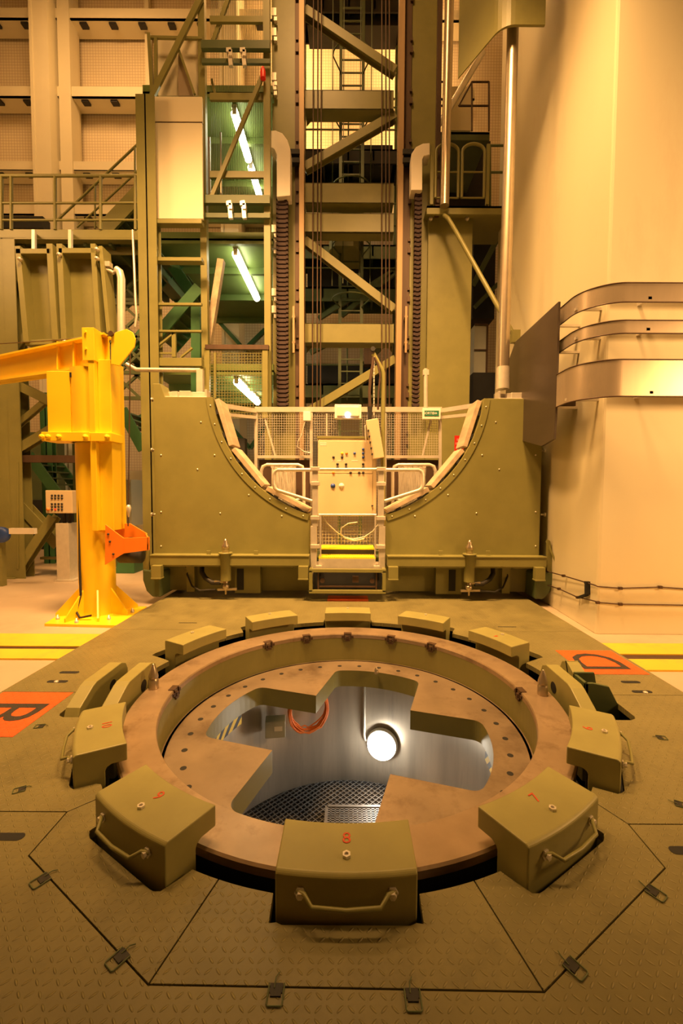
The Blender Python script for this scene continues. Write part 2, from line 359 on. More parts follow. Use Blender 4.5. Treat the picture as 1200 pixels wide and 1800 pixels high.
# ================================================================ TREAD PLATES
def hole_r(deg):
    a = (deg + 360) % 360; near = a > 180
    base = 1.70 if (195 < a < 345) else (1.86 if 30 < a < 150 else 1.78)
    r = base
    for k in range(12):
        c = {7: 208, 8: 237.5, 10: 302.5, 11: 331.5}.get(k, 30 * k); d = (a - c + 180) % 360 - 180
        if k in (0, 6):
            hw, ro = .37, 2.05
        else: hw, ro = .284, ((1.80 if k == 9 else 1.825) if 180 < c < 360 else 2.04)
        if abs(d) < 40:
            w = abs(math.tan(R(d))) * ro if abs(d) < 60 else 9
            if w < hw: r = max(r, ro / math.cos(R(d)) - max(0, w - hw + .04) * .6)
            elif abs(d) < 16:
                rr = hw / abs(math.sin(R(d)))
                if rr > base: r = max(r, min(rr, ro / math.cos(R(d))))
    return r
def hp(deg): r = hole_r(deg); return (r * math.cos(R(deg)), 3.3 + r * math.sin(R(deg)))
def harc(a, b, st=.75):
    n = max(2, int(abs(b - a) / st)); return [hp(a + (b - a) * i / n) for i in range(n + 1)]
def shrink(poly, e):
    n = len(poly); area2 = sum(poly[i][0] * poly[(i + 1) % n][1] - poly[(i + 1) % n][0] * poly[i][1] for i in range(n)); sg = 1 if area2 > 0 else -1; out = []
    for i in range(n):
        p0, p1, p2 = [Vector(poly[j % n]) for j in (i - 1, i, i + 1)]
        a = (p1 - p0).normalized() if (p1 - p0).length > 1e-6 else Vector((0, 0)); b = (p2 - p1).normalized() if (p2 - p1).length > 1e-6 else a
        na = Vector((-a.y, a.x)); nb = Vector((-b.y, b.x)); v = na + nb; L = v.length_squared
        if L < 1e-4: out.append(tuple(p1)); continue
        out.append(tuple(p1 + v * (2 / max(L, .8)) * .5 * e * sg * 1.0 * (1 if True else 0)))
    return out
GP = 'green tread plates around the round opening'
def panel(poly, lab):
    q = shrink(poly, .0055); m = MB(); m.prism([(x, y, -.045) for x, y in q], (0, 0, .045))
    return m.build('tread_plate', TREAD, label=lab, cat='floor plate', group=GP, bevel=.0015)
TL, TR, NL, NR = (-1.39, 2.045), (1.36, 1.985), (-.64, 1.305), (.635, 1.29)
panel([NL, NR] + harc(-72, -108), 'front centre green tread plate in front of block 8')
panel([NL] + harc(-108, -138) + [TL, (-1.39, 1.79)], 'angled green tread plate at lower left, under block 9')
panel([NR, (1.36, 1.745), TR] + harc(-42, -72), 'angled green tread plate at lower right, under block 7')
panel([TL] + harc(-138, -180) + [(XL, 3.3), (XL, 2.045)], 'left green tread plate carrying the red square with the letter B')
panel([TR, (XR, 1.985), (XR, 3.3)] + harc(0, -42), 'right green tread plate between the lug pair and block 7')
panel([(XL, 3.3)] + harc(180, 136) + [(-1.6, 4.83), (XL, 4.83)], 'far left green tread plate with two slots, near the yellow crane')
panel([(XR, 3.3), (XR, 4.83), (1.6, 4.83)] + harc(44, 0), 'far right green tread plate carrying the red square with the letter D')
panel([(XL, 4.83), (-1.6, 4.83)] + harc(136, 44) + [(1.6, 4.83), (XR, 4.83), (XR, 7.59), (XL, 7.59)], 'rear green tread plate running under the green carriage')
panel([(XL, -1.58), (XR, -1.58), (XR, 1.985), TR, (1.36, 1.745), NR, NL, (-1.39, 1.79), TL, (XL, 2.045)], 'widest foreground green tread plate along the bottom of the photo')
# painted squares with a letter each
def sq(x0, x1, y0, y1, ch, rz, lab, lw):
    m = MB(); m.bb((x0, y0, 0), (x1, y1, .0025)); o = m.build('painted_square', REDT, label=lab, cat='floor marking')
    if ch:
        ORG[o.name] = o.location.copy()
        text(ch, .62, BLACKT, 'letter', o, Matrix.Translation(((x0 + x1) / 2 + lw, (y0 + y1) / 2 + .0, .0035)) @ Matrix.Rotation(rz, 4, 'Z'), .0008, .95)
    return o
sq(-2.71, -2.16, 2.68, 3.29, 'B', -math.pi / 2, 'red painted floor square with black letter B', -.02)
sq(2.10, 2.66, 3.68, 4.24, 'D', math.pi / 2, 'red painted floor square with black letter D', .0)
sq(-.3, .3, 6.12, 6.45, None, 0, 'red painted floor square half hidden under the carriage', 0)
# seam latches
lt = thing('plate_latch', (0, 0, 0), 'x', 'latch', 'latches along the seams of the tread plates')
m = MB(); m.box((0, .012, .002), (.06, .04, .006)); m.box((0, -.012, .003), (.05, .022, .009)); m.build('hinge_pad', BLACK, lt)
m = MB(); m.tube([(-.036, .03, .006), (-.036, -.055, .006), (-.03, -.062, .006), (.03, -.062, .006), (.036, -.055, .006), (.036, .03, .006)], .0038, 6); m.tube([(-.01, .01, .006), (-.008, .05, .012), (.006, .075, .008)], .003, 6); m.build('wire_loop', GREEND, lt)
lp = [(485, 1743, 0, 'left latch on the front seam before block 8'), (725, 1752, 0, 'right latch on the front seam before block 8'), (212, 1683, -35, 'lower latch on the seam at lower left'), (76, 1546, -35, 'upper latch on the seam at lower left'),
      (1005, 1699, 35, 'lower latch on the seam at lower right'), (1147, 1568, 35, 'upper latch on the seam at lower right'), (38, 1388, -60, 'latch on the left plate beside block 9'), (72, 1277, -80, 'latch beside the letter B square'), (1160, 1297, 80, 'latch on the right plate beside block 6'), (1193, 1414, 60, 'latch on the right plate near the image edge')]
for i, (px, py, a, lab) in enumerate(lp):
    g = G(px, py); s = .68 if py > 1500 else .6
    if i == 0: lt.scale = (.68,) * 3; lt.location = g; lt['label'] = lab; lt.rotation_euler = (0, 0, R(a))
    else:
        c = dup(lt, g, R(a), lab); c.scale = (s, s, s)
# dark slots
sl = [(12, 1471, 'dark slot at the left edge of the near left plate', .16), (122, 1182, 'front slot of the pair on the far left plate', .17), (101, 1198, 'dark slot with a bolt showing on the far left plate', .17), (1108, 1199, 'front slot on the far right plate', .16), (1128, 1216, 'dark slot with a bolt showing on the far right plate', .16), (330, 1095, 'thin slot at the far left, before the carriage', .22), (891, 1102, 'thin slot at the far right, before the carriage', .22), (1196, 1495, 'dark slot at the right edge of the plates', .1)]
for px, py, lab, w in sl:
    g = G(px, py); m = MB(); h = .022 if w < .2 else .008
    pts = [(g.x + (w / 2 - h) * s + h * math.sin(s * math.pi * k / 8) * 1.0, g.y + h * math.cos(math.pi * k / 8) * s, .0005) for s in (1, -1) for k in range(9)]
    m.prism(pts, (0, 0, .0012)); m.build('plate_slot', DARK, label=lab, cat='slot', group='dark slots in the tread plates')
for px, py, lab in [(99, 1199, 'bolt head in the slot on the far left plate'), (1134, 1218, 'bolt head in the slot on the far right plate')]:
    g = G(px, py); m = MB(); m.lathe((g.x, g.y, 0), [(.018, 0), (.018, .008), (.012, .012), (0, .013)], 12); m.build('slot_bolt', STEELW, label=lab, cat='bolt')
# ================================================================ RING, INNER PLATE
ring = thing('support_ring', (0, 3.3, -.3), 'large scuffed steel ring standing around the open pit', 'ring')
RO, RI = 1.61, 1.375
def annulus(mb, ri, ro, z0, z1, n=128, ch=.01):
    prof = [(ro, z0), (ro, z1 - ch), (ro - ch, z1), (ri + ch * .6, z1), (ri, z1 - ch), (ri, z0)]
    vs = []; fs = []; k0 = len(prof)
    for k in range(n):
        t = 2 * math.pi * k / n
        for r, z in prof: vs.append((r * math.cos(t), 3.3 + r * math.sin(t), z))
    for k in range(n):
        l = (k + 1) % n
        for i in range(k0): j = (i + 1) % k0; fs.append((k * k0 + i, l * k0 + i, l * k0 + j, k * k0 + j))
    mb.add(vs, fs)
m = MB(); annulus(m, RI, RO, -.035, .012); m.build('ring_flange', BRASS, ring)
m = MB(); annulus(m, RI + .001, RI + .03, -.32, -.035, ch=.001); m.build('ring_skirt', GREEN, ring)
m = MB(); annulus(m, RI - .035, RI + .0005, -.31, -.285); m.build('ring_ledge', MATS['green block paint'], ring, label='thin olive ledge at the foot of the ring wall')
m = MB(); annulus(m, RO - .05, RO - .01, -.48, -.035, ch=.001); m.build('outer_skirt', DARK, ring)
# latch fittings on the inner lip
for k, a in enumerate([51, 70, 90, 109, 127, 178, 2]):
    t = R(a); M0 = Matrix.Translation((0, 3.3, 0)) @ Matrix.Rotation(t, 4, 'Z')
    m = MB()
    for dy in (-.035, .035): m.box((RI - .008, dy, -.02), (.012, .012, .06))
    m.box((RI - .008, 0, -.058), (.012, .055, .02)); m.box((RI + .02, 0, .014), (.05, .085, .006)); m.box((RI - .008, 0, -.03), (.016, .03, .03))
    m.box((RI - .006, -.05, -.02), (.01, .03, .025)); m.box((RI - .006, .05, -.02), (.01, .03, .025))
    m.v = [M0 @ v for v in m.v]; m.build('latch_fitting', BROWN, ring)
# inner plate with a cross-shaped opening, turned 17 degrees
pl = thing('bayonet_plate', (0, 3.3, -.5), 'thick stained steel plate with a cross-shaped opening, inside the ring', 'plate')
HW, RX, RT = .435, 1.10, 17
top = []
for arm in range(4):
    base = -RT + 90 * arm; a0 = math.degrees(math.asin(HW / RX))
    def rot(x, y): t = R(base); return (x * math.cos(t) - y * math.sin(t), 3.3 + x * math.sin(t) + y * math.cos(t))
    top.append(rot(HW, -HW))
    rc = .09; a1 = math.degrees(math.asin((HW - rc) / (RX - rc))); cx0 = (RX - rc) * math.cos(R(a1))
    for q in range(7): t = R(-90 + (90 - a1) * q / 6); top.append(rot(cx0 + rc * math.cos(t), -(HW - rc) + rc * math.sin(t)))
    for q in range(1, 12): t = R(-a1 + 2 * a1 * q / 12); top.append(rot(RX * math.cos(t), RX * math.sin(t)))
    for q in range(7): t = R(a1 + (90 - a1) * q / 6); top.append(rot(cx0 + rc * math.cos(t), (HW - rc) + rc * math.sin(t)))
import bmesh
def plate_with_hole(inner, ro, z0, z1, name, m, parent, sides=None):
    bm = bmesh.new(); N = 128
    iv = [bm.verts.new((x, y, z1)) for x, y in inner]; ov = [bm.verts.new((ro * math.cos(2 * math.pi * k / N), 3.3 + ro * math.sin(2 * math.pi * k / N), z1)) for k in range(N)]
    es = [bm.edges.new((L[i], L[(i + 1) % len(L)])) for L in (iv, ov) for i in range(len(L))]
    bmesh.ops.triangle_fill(bm, edges=es, use_beauty=True)
    bm.faces.ensure_lookup_table()
    mb = MB(); mb.add([v.co for v in bm.verts], [])
    ix = {v: i for i, v in enumerate(bm.verts)}; mb.f = [tuple(ix[v] for v in f.verts) for f in bm.faces]; mb.sm = [False] * len(mb.f); bm.free()
    mb.build(name, m, parent)
plate_with_hole(top, RI, -.51, -.285, 'plate_face', PLATE, pl)
m = MB(); k = len(top); m.add([(x, y, -.286) for x, y in top] + [(x, y, -.455) for x, y in top], [(i, (i + 1) % k, (i + 1) % k + k, i + k) for i in range(k)]); m.build('plate_edge', GREEN, pl, label='green painted edge of the cross-shaped opening', fixn=False)
plate_with_hole(top, RI, -.5, -.455, 'plate_underside', GREEN, pl)
m = MB()
for k in range(36):
    a = 2 * math.pi * (k + .4) / 36; m.lathe((1.22 * math.cos(a), 3.3 + 1.22 * math.sin(a), -.284), [(.021, 0), (.021, .001)], 14, smooth=False)
    if k < 34:
        m.build('bolt_hole', DARK, pl) if False else None
BH = []
for k in range(36):
    a = 2 * math.pi * (k + .4) / 36; m = MB(); m.lathe((1.215 * math.cos(a), 3.3 + 1.215 * math.sin(a), -.2848), [(.022, 0), (.022, .0012)], 14, smooth=False); m.build('bolt_hole', DARK, pl)
# pins
def pin(p, h, r, lab):
    m = MB(); m.lathe(p, [(r, 0), (r, h * .34), (r * .93, h * .37), (r * .8, h * .42), (r * .93, h * .45), (r * .88, h * .55), (r * .62, h * .75), (r * .2, h * .98), (0, h)], 24)
    m.build('guide_pin', STEEL, label=lab, cat='pin', group='conical guide pins', bevel=.001)
g = G(270, 1210, .01); pin((g.x, g.y, .012), .20, .04, 'conical steel guide pin on the left side of the ring flange')
g = G(953, 1221, .01); pin((g.x, g.y, .012), .20, .04, 'conical steel guide pin on the right side of the ring flange')
g = G(661, 1184, -.285); pin((g.x, g.y, -.285), .07, .022, 'tiny guide pin on the far side of the inner plate')
# ================================================================ CLAMP BLOCKS
def block_root(lab): return thing('clamp_block', (0, 0, 0), lab, 'clamp block', 'green clamp blocks around the ring')
def clamp(lab):
    t = block_root(lab); R0 = 1.69
    m = MB(); S = 13; secs = []
    for i in range(S):
        w = -.268 + .536 * i / (S - 1); ri = math.sqrt(1.52**2 - w * w) - R0; ro = math.sqrt(1.775**2 - w * w) - R0; rl = ro - .15
        pr = [(ri, .075), (ri, .175), (ro - .014, .175), (ro, .163), (ro, -.36), (rl, -.36), (rl, .045), (rl - .008, .062), (rl - .03, .075)]
        secs.append([(x, w, z) for x, z in pr])
    k = len(secs[0]); vs = [p for s in secs for p in s]; fs = []
    for i in range(S - 1):
        for j in range(k): l = (j + 1) % k; fs.append((i * k + j, i * k + l, (i + 1) * k + l, (i + 1) * k + j))
    fs += [tuple(range(k)), tuple(range((S - 1) * k, S * k))[::-1]]
    m.add(vs, fs); m.build('block_body', GREEN2, t, bevel=.006)
    xo = 1.775 - R0; m = MB(); zh = .11
    m.tube([(xo - .006, -.185, zh), (xo + .012, -.155, zh + .004), (xo + .045, -.125, zh - .014), (xo + .05, 0, zh - .02), (xo + .045, .125, zh - .014), (xo + .012, .155, zh + .004), (xo - .006, .185, zh)], .0085, 8)
    m.build('handle', GREEN, t)
    for s in (-1, 1):
        m = MB(); x = math.sqrt(1.775**2 - .175**2) - R0; m.lathe((x, s * .172, zh - .005), [(.022, .0), (.022, .008), (.014, .009), (.014, .024), (0, .026)], 6, 'x', smooth=False); m.build('bolt', STEELW, t)
    m = MB(); m.lathe((.0, 0, .175), [(.017, 0), (.017, .012), (.009, .012), (.009, .003)], 6, smooth=False); m.build('top_nut', STEELW, t)
    return t
nb = {-90: ('8', .012), -122.5: ('9', .03), -152: ('10', .05), 150: ('12', .10), 120: ('1', .11), 90: ('2', .12), 60: ('3', .11), 30: ('4', .09), -28.5: ('6', .05), -57.5: ('7', .03)}
dl = {-90: 'green clamp block nearest the viewer, with stencilled number 8', -122.5: 'green clamp block at lower left with number 9', -152: 'green clamp block at the left with a two digit number', 150: 'far left green clamp block beyond the left guide pin',
      120: 'green clamp block left of the centre one at the far side', 90: 'centre green clamp block at the far side of the ring', 60: 'green clamp block right of the centre one at the far side', 30: 'far right green clamp block with a faint red mark, beside the D square', -28.5: 'green clamp block at the right with number 6', -57.5: 'green clamp block at lower right with number 7'}
c0 = clamp('x'); first = True
for a, (num, off) in nb.items():
    loc = (CEN.x + (1.69 + off) * math.cos(R(a)), CEN.y + (1.69 + off) * math.sin(R(a)), 0)
    if first: c = c0; c.location = loc; c.rotation_euler = (0, 0, R(a)); c['label'] = dl[a]; first = False; c8 = c
    else: c = dup(c0, loc, R(a), dl[a])
for a, (num, off) in nb.items():
    if a in (-90, -122.5, -152, -28.5, -57.5, 30):
        c = [o for o in bpy.data.objects if o.get('label') == dl[a]][0]; ORG[c.name] = Vector((0, 0, 0))
        text(num, .078, RED, 'stencil_number', c, Matrix.Translation((-.085, 0, .1765)) @ Matrix.Rotation(math.pi / 2, 4, 'Z'), .0006)
# ================================================================ LUGS with pin holes
def lug(loc, lab, sx, y0=3.02, y1=3.62):
    m = MB(); m.prism([(loc[0] - .052, y, z) for y, z in [(y0 - .09, -.45), (y0 - .09, -.02), (y0 - .06, .05), (y0 + .10, .135), (y0 + .15, .15), (y1 - .10, .15), (y1 - .03, .12), (y1, .06), (y1, -.45)]], (.104, 0, 0))
    t = thing('lug_plate', (loc[0], 3.27, -.45), lab, 'lug', 'thick green lug plates beside the ring'); m.build('plate_body', GREEN2, t, bevel=.006)
    m = MB(); m.lathe((loc[0] - .0545, (y0 + y1) / 2 + .06, .02), [(.045, 0), (.045, .109)], 24, 'x'); m.build('pin_bore', DARK, t); return t
lug((-1.70,), 'thick green lug plate beside the left guide pin', 1); lug((-1.95,), 'thick green lug plate further left, next to the left slots', 1)
lug((1.72,), 'thick green lug plate beside the right guide pin', 1); lug((1.93,), 'thick green lug plate behind the upright bracket on the right', 1, 3.46, 3.70)
m = MB(); pts = [(2.02, 2.98), (1.80, 3.05), (1.78, 3.12), (2.14, 3.42), (2.20, 3.38)]
m.prism([(1.80, 3.16, -.3), (2.07, 3.16, -.3), (2.07, 3.16, -.04), (1.98, 3.16, .13), (1.86, 3.16, .155), (1.80, 3.16, .155)], (0, .025, 0)); m.bb((1.80, 3.16, -.3), (1.825, 3.34, .155)); m.prism([(1.80, 3.32, -.3), (2.05, 3.32, -.3), (1.96, 3.32, .17), (1.80, 3.32, .17)], (0, .02, 0))
m.build('upright_bracket', GREEND, label='dark green upright folded bracket standing beside the right lug plates', cat='bracket', bevel=.004)
# ================================================================ IN THE PIT
def on_wall(px, py, r=1.29):
    p = CYL(px, py, r); return p, math.atan2(p.y - 3.3, p.x)
p, a = on_wall(672, 1306, 1.27); t = thing('bulkhead_lamp', p, 'round glowing globe lamp on the pit wall', 'lamp')
nrm = Vector((-math.cos(a), -math.sin(a), 0))
m = MB(); m.lathe((0, 0, 0), [(.17, 0), (.17, .03), (.15, .05)], 32, 'y'); rt = Matrix.Translation(p) @ Matrix.Rotation(a + math.pi / 2, 4, 'Z'); m.v = [rt @ v for v in m.v]; m.build('lamp_base', WHITEP, t)
m = MB(); m.lathe((0, 0, 0), [(.155, .045)] + [(.155 * math.cos(q), .05 + .09 * math.sin(q)) for q in [i * math.pi / 16 for i in range(9)]], 32, 'y'); m.v = [rt @ v for v in m.v]; m.build('lamp_globe', BULB, t)
m = MB(); q, a2 = on_wall(640, 1225, 1.275); q2, _ = on_wall(640, 1300, 1.275); q3, _ = on_wall(655, 1308, 1.275); m.tube([(q.x, q.y, -.45), q2 + Vector((0, 0, .05)), q2 + Vector((.01, 0, 0)), q3], .016, 8)
m.build('conduit', STEELW, label='grey conduit pipe running down the pit wall to the globe lamp', cat='pipe')
p, a = on_wall(484, 1277, 1.17); m = MB(); m.box((0, 0, 0), (.20, .13, .17)); rt = Matrix.Translation(p) @ Matrix.Rotation(R(8), 4, 'Z'); m.v = [rt @ v for v in m.v]
t = thing('junction_box', p - Vector((0, 0, .085)), 'pale grey junction box on the pit wall left of the orange cable', 'box'); m.build('box_body', TEAL, t, bevel=.006)
m = MB(); m.box((0.03, -.067, 0.01), (.08, .004, .045)); m.v = [rt @ v for v in m.v]; m.build('box_label', WHITEP, t)
m = MB()
p, a = on_wall(542, 1244, 1.20); u = Vector((-math.sin(a), math.cos(a), 0)) * -1
for k in range(9):
    rr = .185 + .012 * random.random() + .012 * (k % 3); cc = p + Vector((0, 0, -.005 * k)) - Vector((math.cos(a), math.sin(a), 0)) * (.012 * (k // 3))
    m.tube([cc + (u * (math.cos(q) * rr) + Vector((0, 0, 1)) * math.sin(q) * (rr + .03 * random.random())) for q in [2 * math.pi * i / 28 for i in range(28)]], .0075, 6, True)
m.build('coiled_cable', ORC, label='coil of orange cable hanging on the pit wall', cat='cable')
def haz(pa, pb, h, lab, sgn):
    p0, a0 = on_wall(*pa, 1.15); p1, a1 = on_wall(*pb, 1.15); z = (p0.z + p1.z) / 2; mb = MB(); n = 20; da = (a1 - a0 + math.pi) % (2 * math.pi) - math.pi; vs = []; fs = []
    for i in range(n + 1):
        t = a0 + da * i / n; zz = p0.z + (p1.z - p0.z) * i / n
        for r, dz in ((1.157, -h / 2), (1.157, h / 2), (1.147, h / 2), (1.147, -h / 2)): vs.append((r * math.cos(t), 3.3 + r * math.sin(t), zz + dz))
    for i in range(n):
        for j in range(4): l = (j + 1) % 4; fs.append((i * 4 + j, i * 4 + l, i * 4 + 4 + l, i * 4 + 4 + j))
    fs += [(0, 1, 2, 3), (n * 4, n * 4 + 1, n * 4 + 2, n * 4 + 3)]
    mb.add(vs, fs); o = mb.build('hazard_strip', HAZ, label=lab, cat='hazard strip'); me = o.data; uv = me.uv_layers.new(name='uv')
    for poly in me.polygons:
        for li in poly.loop_indices:
            v = me.vertices[me.loops[li].vertex_index].co + o.location; t = math.atan2(v.y - 3.3, v.x); uv.data[li].uv = (((t - a0 + math.pi) % (2 * math.pi)) * 1.29, (v.z) * sgn)
haz((372, 1312), (424, 1262), .11, 'yellow and black hazard strip on the left of the pit wall', 1)
haz((853, 1325), (873, 1385), .10, 'yellow and black hazard strip on the right of the pit wall', 1)
# ================================================================ GREEN CARRIAGE
YF, YB = 6.30, 6.58                                   # front wall of the carriage
def F(px, py, Y=YF): return P(px, py, Y)
car = thing('transfer_carriage', (0, 7.0, 0), 'wide green steel carriage with a round cradle cut-out, standing across the rear tread plate', 'carriage')
cc = F(612, 675)
CR = (F(852, 675) - F(612, 675)).x                    # cradle radius
def zat(py): return F(612, py).z
ztop = zat(699); zlow = zat(990)
def side(s):
    x0 = s * (F(952, 800).x - cc.x - .0) + cc.x; xi = cc.x + s * (F(679, 800).x - cc.x)
    pts = [(x0, zat(676)), (x0 - s * .11, zat(676)), (x0 - s * .17, ztop)]
    a0 = math.degrees(math.acos(min(1, (ztop - cc.z) / CR * -1 if False else 0))) if False else None
    # arc from the top lip down to the walkway
    th0 = math.asin((cc.z - ztop) / CR); th1 = math.acos(abs(xi - cc.x) / CR)
    pts.append((cc.x + s * CR * math.cos(th0), ztop))
    for i in range(1, 25): t = th0 + (th1 - th0) * i / 24; pts.append((cc.x + s * CR * math.cos(t), cc.z - CR * math.sin(t)))
    pts += [(xi, zlow), (x0, zlow)]
    return pts
for s in (-1, 1):
    pts = side(s); m = MB(); m.prism([(x, YF, z) for x, z in pts], (0, YB - YF, 0))
    body = m.build('side_panel', GREEN, car, bevel=.006)
    # edging plate along the curve, slightly proud
    m = MB(); th0 = math.asin((cc.z - ztop) / CR); th1 = math.acos((F(679, 800).x - cc.x) / CR); n = 28
    vs = [];
    for i in range(n + 1):
        t = th0 + (th1 - th0) * i / n
        for rr in (CR, CR + .09):
            for y in (YF - .012, YF): vs.append((cc.x + s * rr * math.cos(t), y, cc.z - rr * math.sin(t)))
    fs = []
    for i in range(n):
        b = 4 * i; q = b + 4
        fs += [(b, q, q + 2, b + 2), (b + 1, b + 3, q + 3, q + 1), (b, b + 1, q + 1, q), (b + 2, q + 2, q + 3, b + 3)]
    fs += [(0, 2, 3, 1), (4 * n, 4 * n + 1, 4 * n + 3, 4 * n + 2)]
    m.add(vs, fs); m.build('edge_strip', GREEN, car)
    m = MB()
    for i in range(9):
        t = th0 + .06 + (th1 - th0 - .1) * i / 8
        m.lathe((cc.x + s * (CR + .045) * math.cos(t), YF - .012, cc.z - (CR + .045) * math.sin(t)), [(.011, 0), (.011, -.006), (0, -.010)], 8, 'y')
    for px, py in ((347, 825), (353, 742), (387, 902), (377, 800), (437, 870), (495, 907), (283, 800), (283, 900), (283, 960)):
        p = F(px if s < 0 else 1224 - px, py); m.lathe((p.x, YF, p.z), [(.012, 0), (.012, -.006), (0, -.010)], 8, 'y')
    m.build('rivets', STEELW, car)
    # cradle pads
    for k in range(3):
        ta = th0 + (th1 - th0) * (k / 3 + .015); tb = th0 + (th1 - th0) * ((k + 1) / 3 - .015); r1 = CR - .015; r2 = CR - .012
        tm = (ta + tb) / 2
        pa = Vector((cc.x + s * r1 * math.cos(ta), 0, cc.z - r1 * math.sin(ta))); pb = Vector((cc.x + s * r2 * math.cos(tb), 0, cc.z - r2 * math.sin(tb)))
        nr = Vector((-s * math.cos(tm), 0, math.sin(tm)))
        m = MB(); q = [pa + nr * .0, pa + nr * .07, pb + nr * .07, pb + nr * .0]; m.prism([(v.x, YF + .03, v.z) for v in q], (0, .42, 0))
        pad = m.build('cradle_pad', WOOD, car, bevel=.006)
        m = MB(); d = (pb - pa)
        for e in (.25, .75):
            v = pa + d * e - nr * .03; m.box((v.x, YF + .06, v.z), (.05, .05, .07), ry=s * tm)
        m.build('pad_clip', BLACK, pad)
    # ledge beam and lower skirt
    xo = F(952 if s > 0 else 272, 982).x; xi = F(679 if s > 0 else 545, 982).x
    m = MB(); m.bb((min(xo, xi), YF - .16, zat(992)), (max(xo, xi), YF, zat(975)));
    m.bb((min(xo, xi), YF - .17, zat(975) - .012), (max(xo, xi), YF, zat(975) + .008)); m.bb((min(xo, xi), YF - .15, zat(992) - .02), (max(xo, xi), YF - .1, zat(992)))
    for px in (370, 452, ): p = F(px if s < 0 else 1224 - px, 970); m.box((p.x, YF - .09, p.z), (.06, .02, .06))
    m.build('ledge_beam', GREEN, car, bevel=.004)
    m = MB()
    for e in (0, 1):
        x = xo - s * .02 if e else xi + s * .08; m.box((x + (-s * .1 if e else 0), YF - .19, zat(1003)), (.14, .1, .2)); m.box((x + (-s * .1 if e else 0), YF - .19, zat(1013)), (.15, .11, .02))
    m.build('ledge_bracket', GREEN, car, bevel=.005)
    m = MB(); m.bb((min(xo, xi), YF + .22, .06), (max(xo, xi), YF + .3, zlow)); 
    for px in (330, 425, ): x = F(px if s < 0 else 1224 - px, 1000).x; m.bb((x - .06, YF + .1, .06), (x + .06, YF + .24, zlow))
    m.bb((F(410 if s < 0 else 768, 1000).x, YF + .08, .05), (F(455 if s < 0 else 814, 1000).x, YF + .26, zlow))
    for px in (316, 378, 440, 510): x = F(px if s < 0 else 1224 - px, 1000).x; m.prism([(x, YF + .2, zlow), (x, YF + .02, zlow), (x, YF + .2, zlow - .12)], (.015, 0, 0))
    m.build('lower_skirt', GREEN, car)
    m = MB(); x = F(420 if s < 0 else 797, 1000).x; m.bb((x - .05, YF + .07, .1), (x + .05, YF + .085, .42)); m.build('skirt_opening', DARK, car)
    # rounded end guard
    xe = F(966 if s > 0 else 257, 1000).x
    q = [(xe, zat(1000)), (xe, .28), (xe - s * .05, .12), (xe - s * .14, .03), (xe - s * .26, .03), (xe - s * .26, zat(1005)), ]
    m = MB(); m.prism([(x, YF - .12, z) for x, z in q], (0, .9, 0)); m.build('end_guard', GREEND, car, bevel=.02)
    q = [(xe, zat(1005)), (xe, zat(975)), (xe - s * .05, zat(948)), (xe - s * .09, zat(945)), (xe - s * .09, zat(1005))]
    m = MB(); m.prism([(x, YF - .1, z) for x, z in q], (0, .05, 0)); m.bar((xe, YF - .2, zat(985)), (xe - s * .09, YF - .06, zat(948)), .012, .03); m.build('corner_gusset', GREEN, car, bevel=.004)
    # jack
    px = 401 if s < 0 else 820; x = F(px, 1000).x; y = YF - .13
    jk = None; m = MB(); m.lathe((x, y, 0), [(.075, zat(1018)), (.075, zat(972)), (.1, zat(972)), (.1, zat(972) + .02), (.06, zat(972) + .02)], 20); jk = m.build('locking_jack', GREEN, car)
    m = MB(); m.lathe((x, y, zat(972) + .02), [(.05, 0), (.05, .05), (.055, .05), (.055, .10), (.03, .14), (.03, .16), (.015, .19), (0, .2)], 16); m.build('jack_tip', STEEL, jk)
    m = MB(); m.lathe((x, y, zat(1018)), [(.035, 0), (.035, -.06), (.05, -.06), (.05, -.10), (.02, -.14)], 14); m.bar((x, y, zat(1018) - .03), (x + (.16 if s > 0 else -.16), y - .02, zat(1018) - .01), .025, .025); m.bar((x - .12, y, zat(1034)), (x + .16, y, zat(1033)), .03, .03); m.bar((x, y, zat(1026)), (x, y, zat(1042)), .025, .025); m.build('jack_fitting', STEEL, jk)
    S = lambda a: x + s * a
    m = MB(); 
    hz_ = zat(1022)
    m.tube([(S(.42), YF + .1, zlow), (S(.40), YF + .02, zlow - .15), (S(.33), YF - .04, hz_ + .05), (S(.2), y, hz_), (S(.08), y, hz_)] , .035, 8); m.build('thick_hose', BLACK, car)
    m = MB(); m.tube([(S(.62), YF + .16, zlow - .06), (S(.65), YF + .1, zlow - .2), (S(.55), YF + .02, zat(1032)), (S(.38), y, zat(1036)), (S(.15), y, zat(1034))], .014, 7); m.build('thin_hose', BLACK, car)
    # shelf fittings on the top corners
    xa, xb = (287, 366) if s < 0 else (873, 940); 
    m = MB(); a = F(xa, 697, YF + .12); b = F(xb, 697, YF + .12); h = .12
    m.bb((a.x, YF + .04, ztop), (b.x, YF + .26, ztop + .015)); m.bb((a.x, YF + .05, ztop), (a.x + .03, YF + .25, ztop + h)); m.bb((b.x - .03, YF + .05, ztop), (b.x, YF + .25, ztop + h)); m.bb((a.x, YF + .22, ztop), (b.x, YF + .26, ztop + h)); m.box(((a.x + b.x) / 2, YF + .14, ztop + .06), (.16, .12, .09)); m.box((a.x + .18, YF + .14, ztop + .05), (.08, .1, .1))
    m.build('bearing_box', STEELW, car, bevel=.004)
    m = MB(); m.bb((xo - s * .0 - .0, YB, .35), (xo - s * .30, 7.9, ztop - .1)); m.build('rear_frame', GREEN, car)
    m = MB()
    for py in (700, 790, 905): p = F(955 if s > 0 else 269, py); m.lathe((p.x, YF + .1, p.z), [(.015, 0), (.015, s * .05), (.03, s * .05), (.03, s * .07)], 8, 'x')
    m.build('side_bolts', STEELW, car)
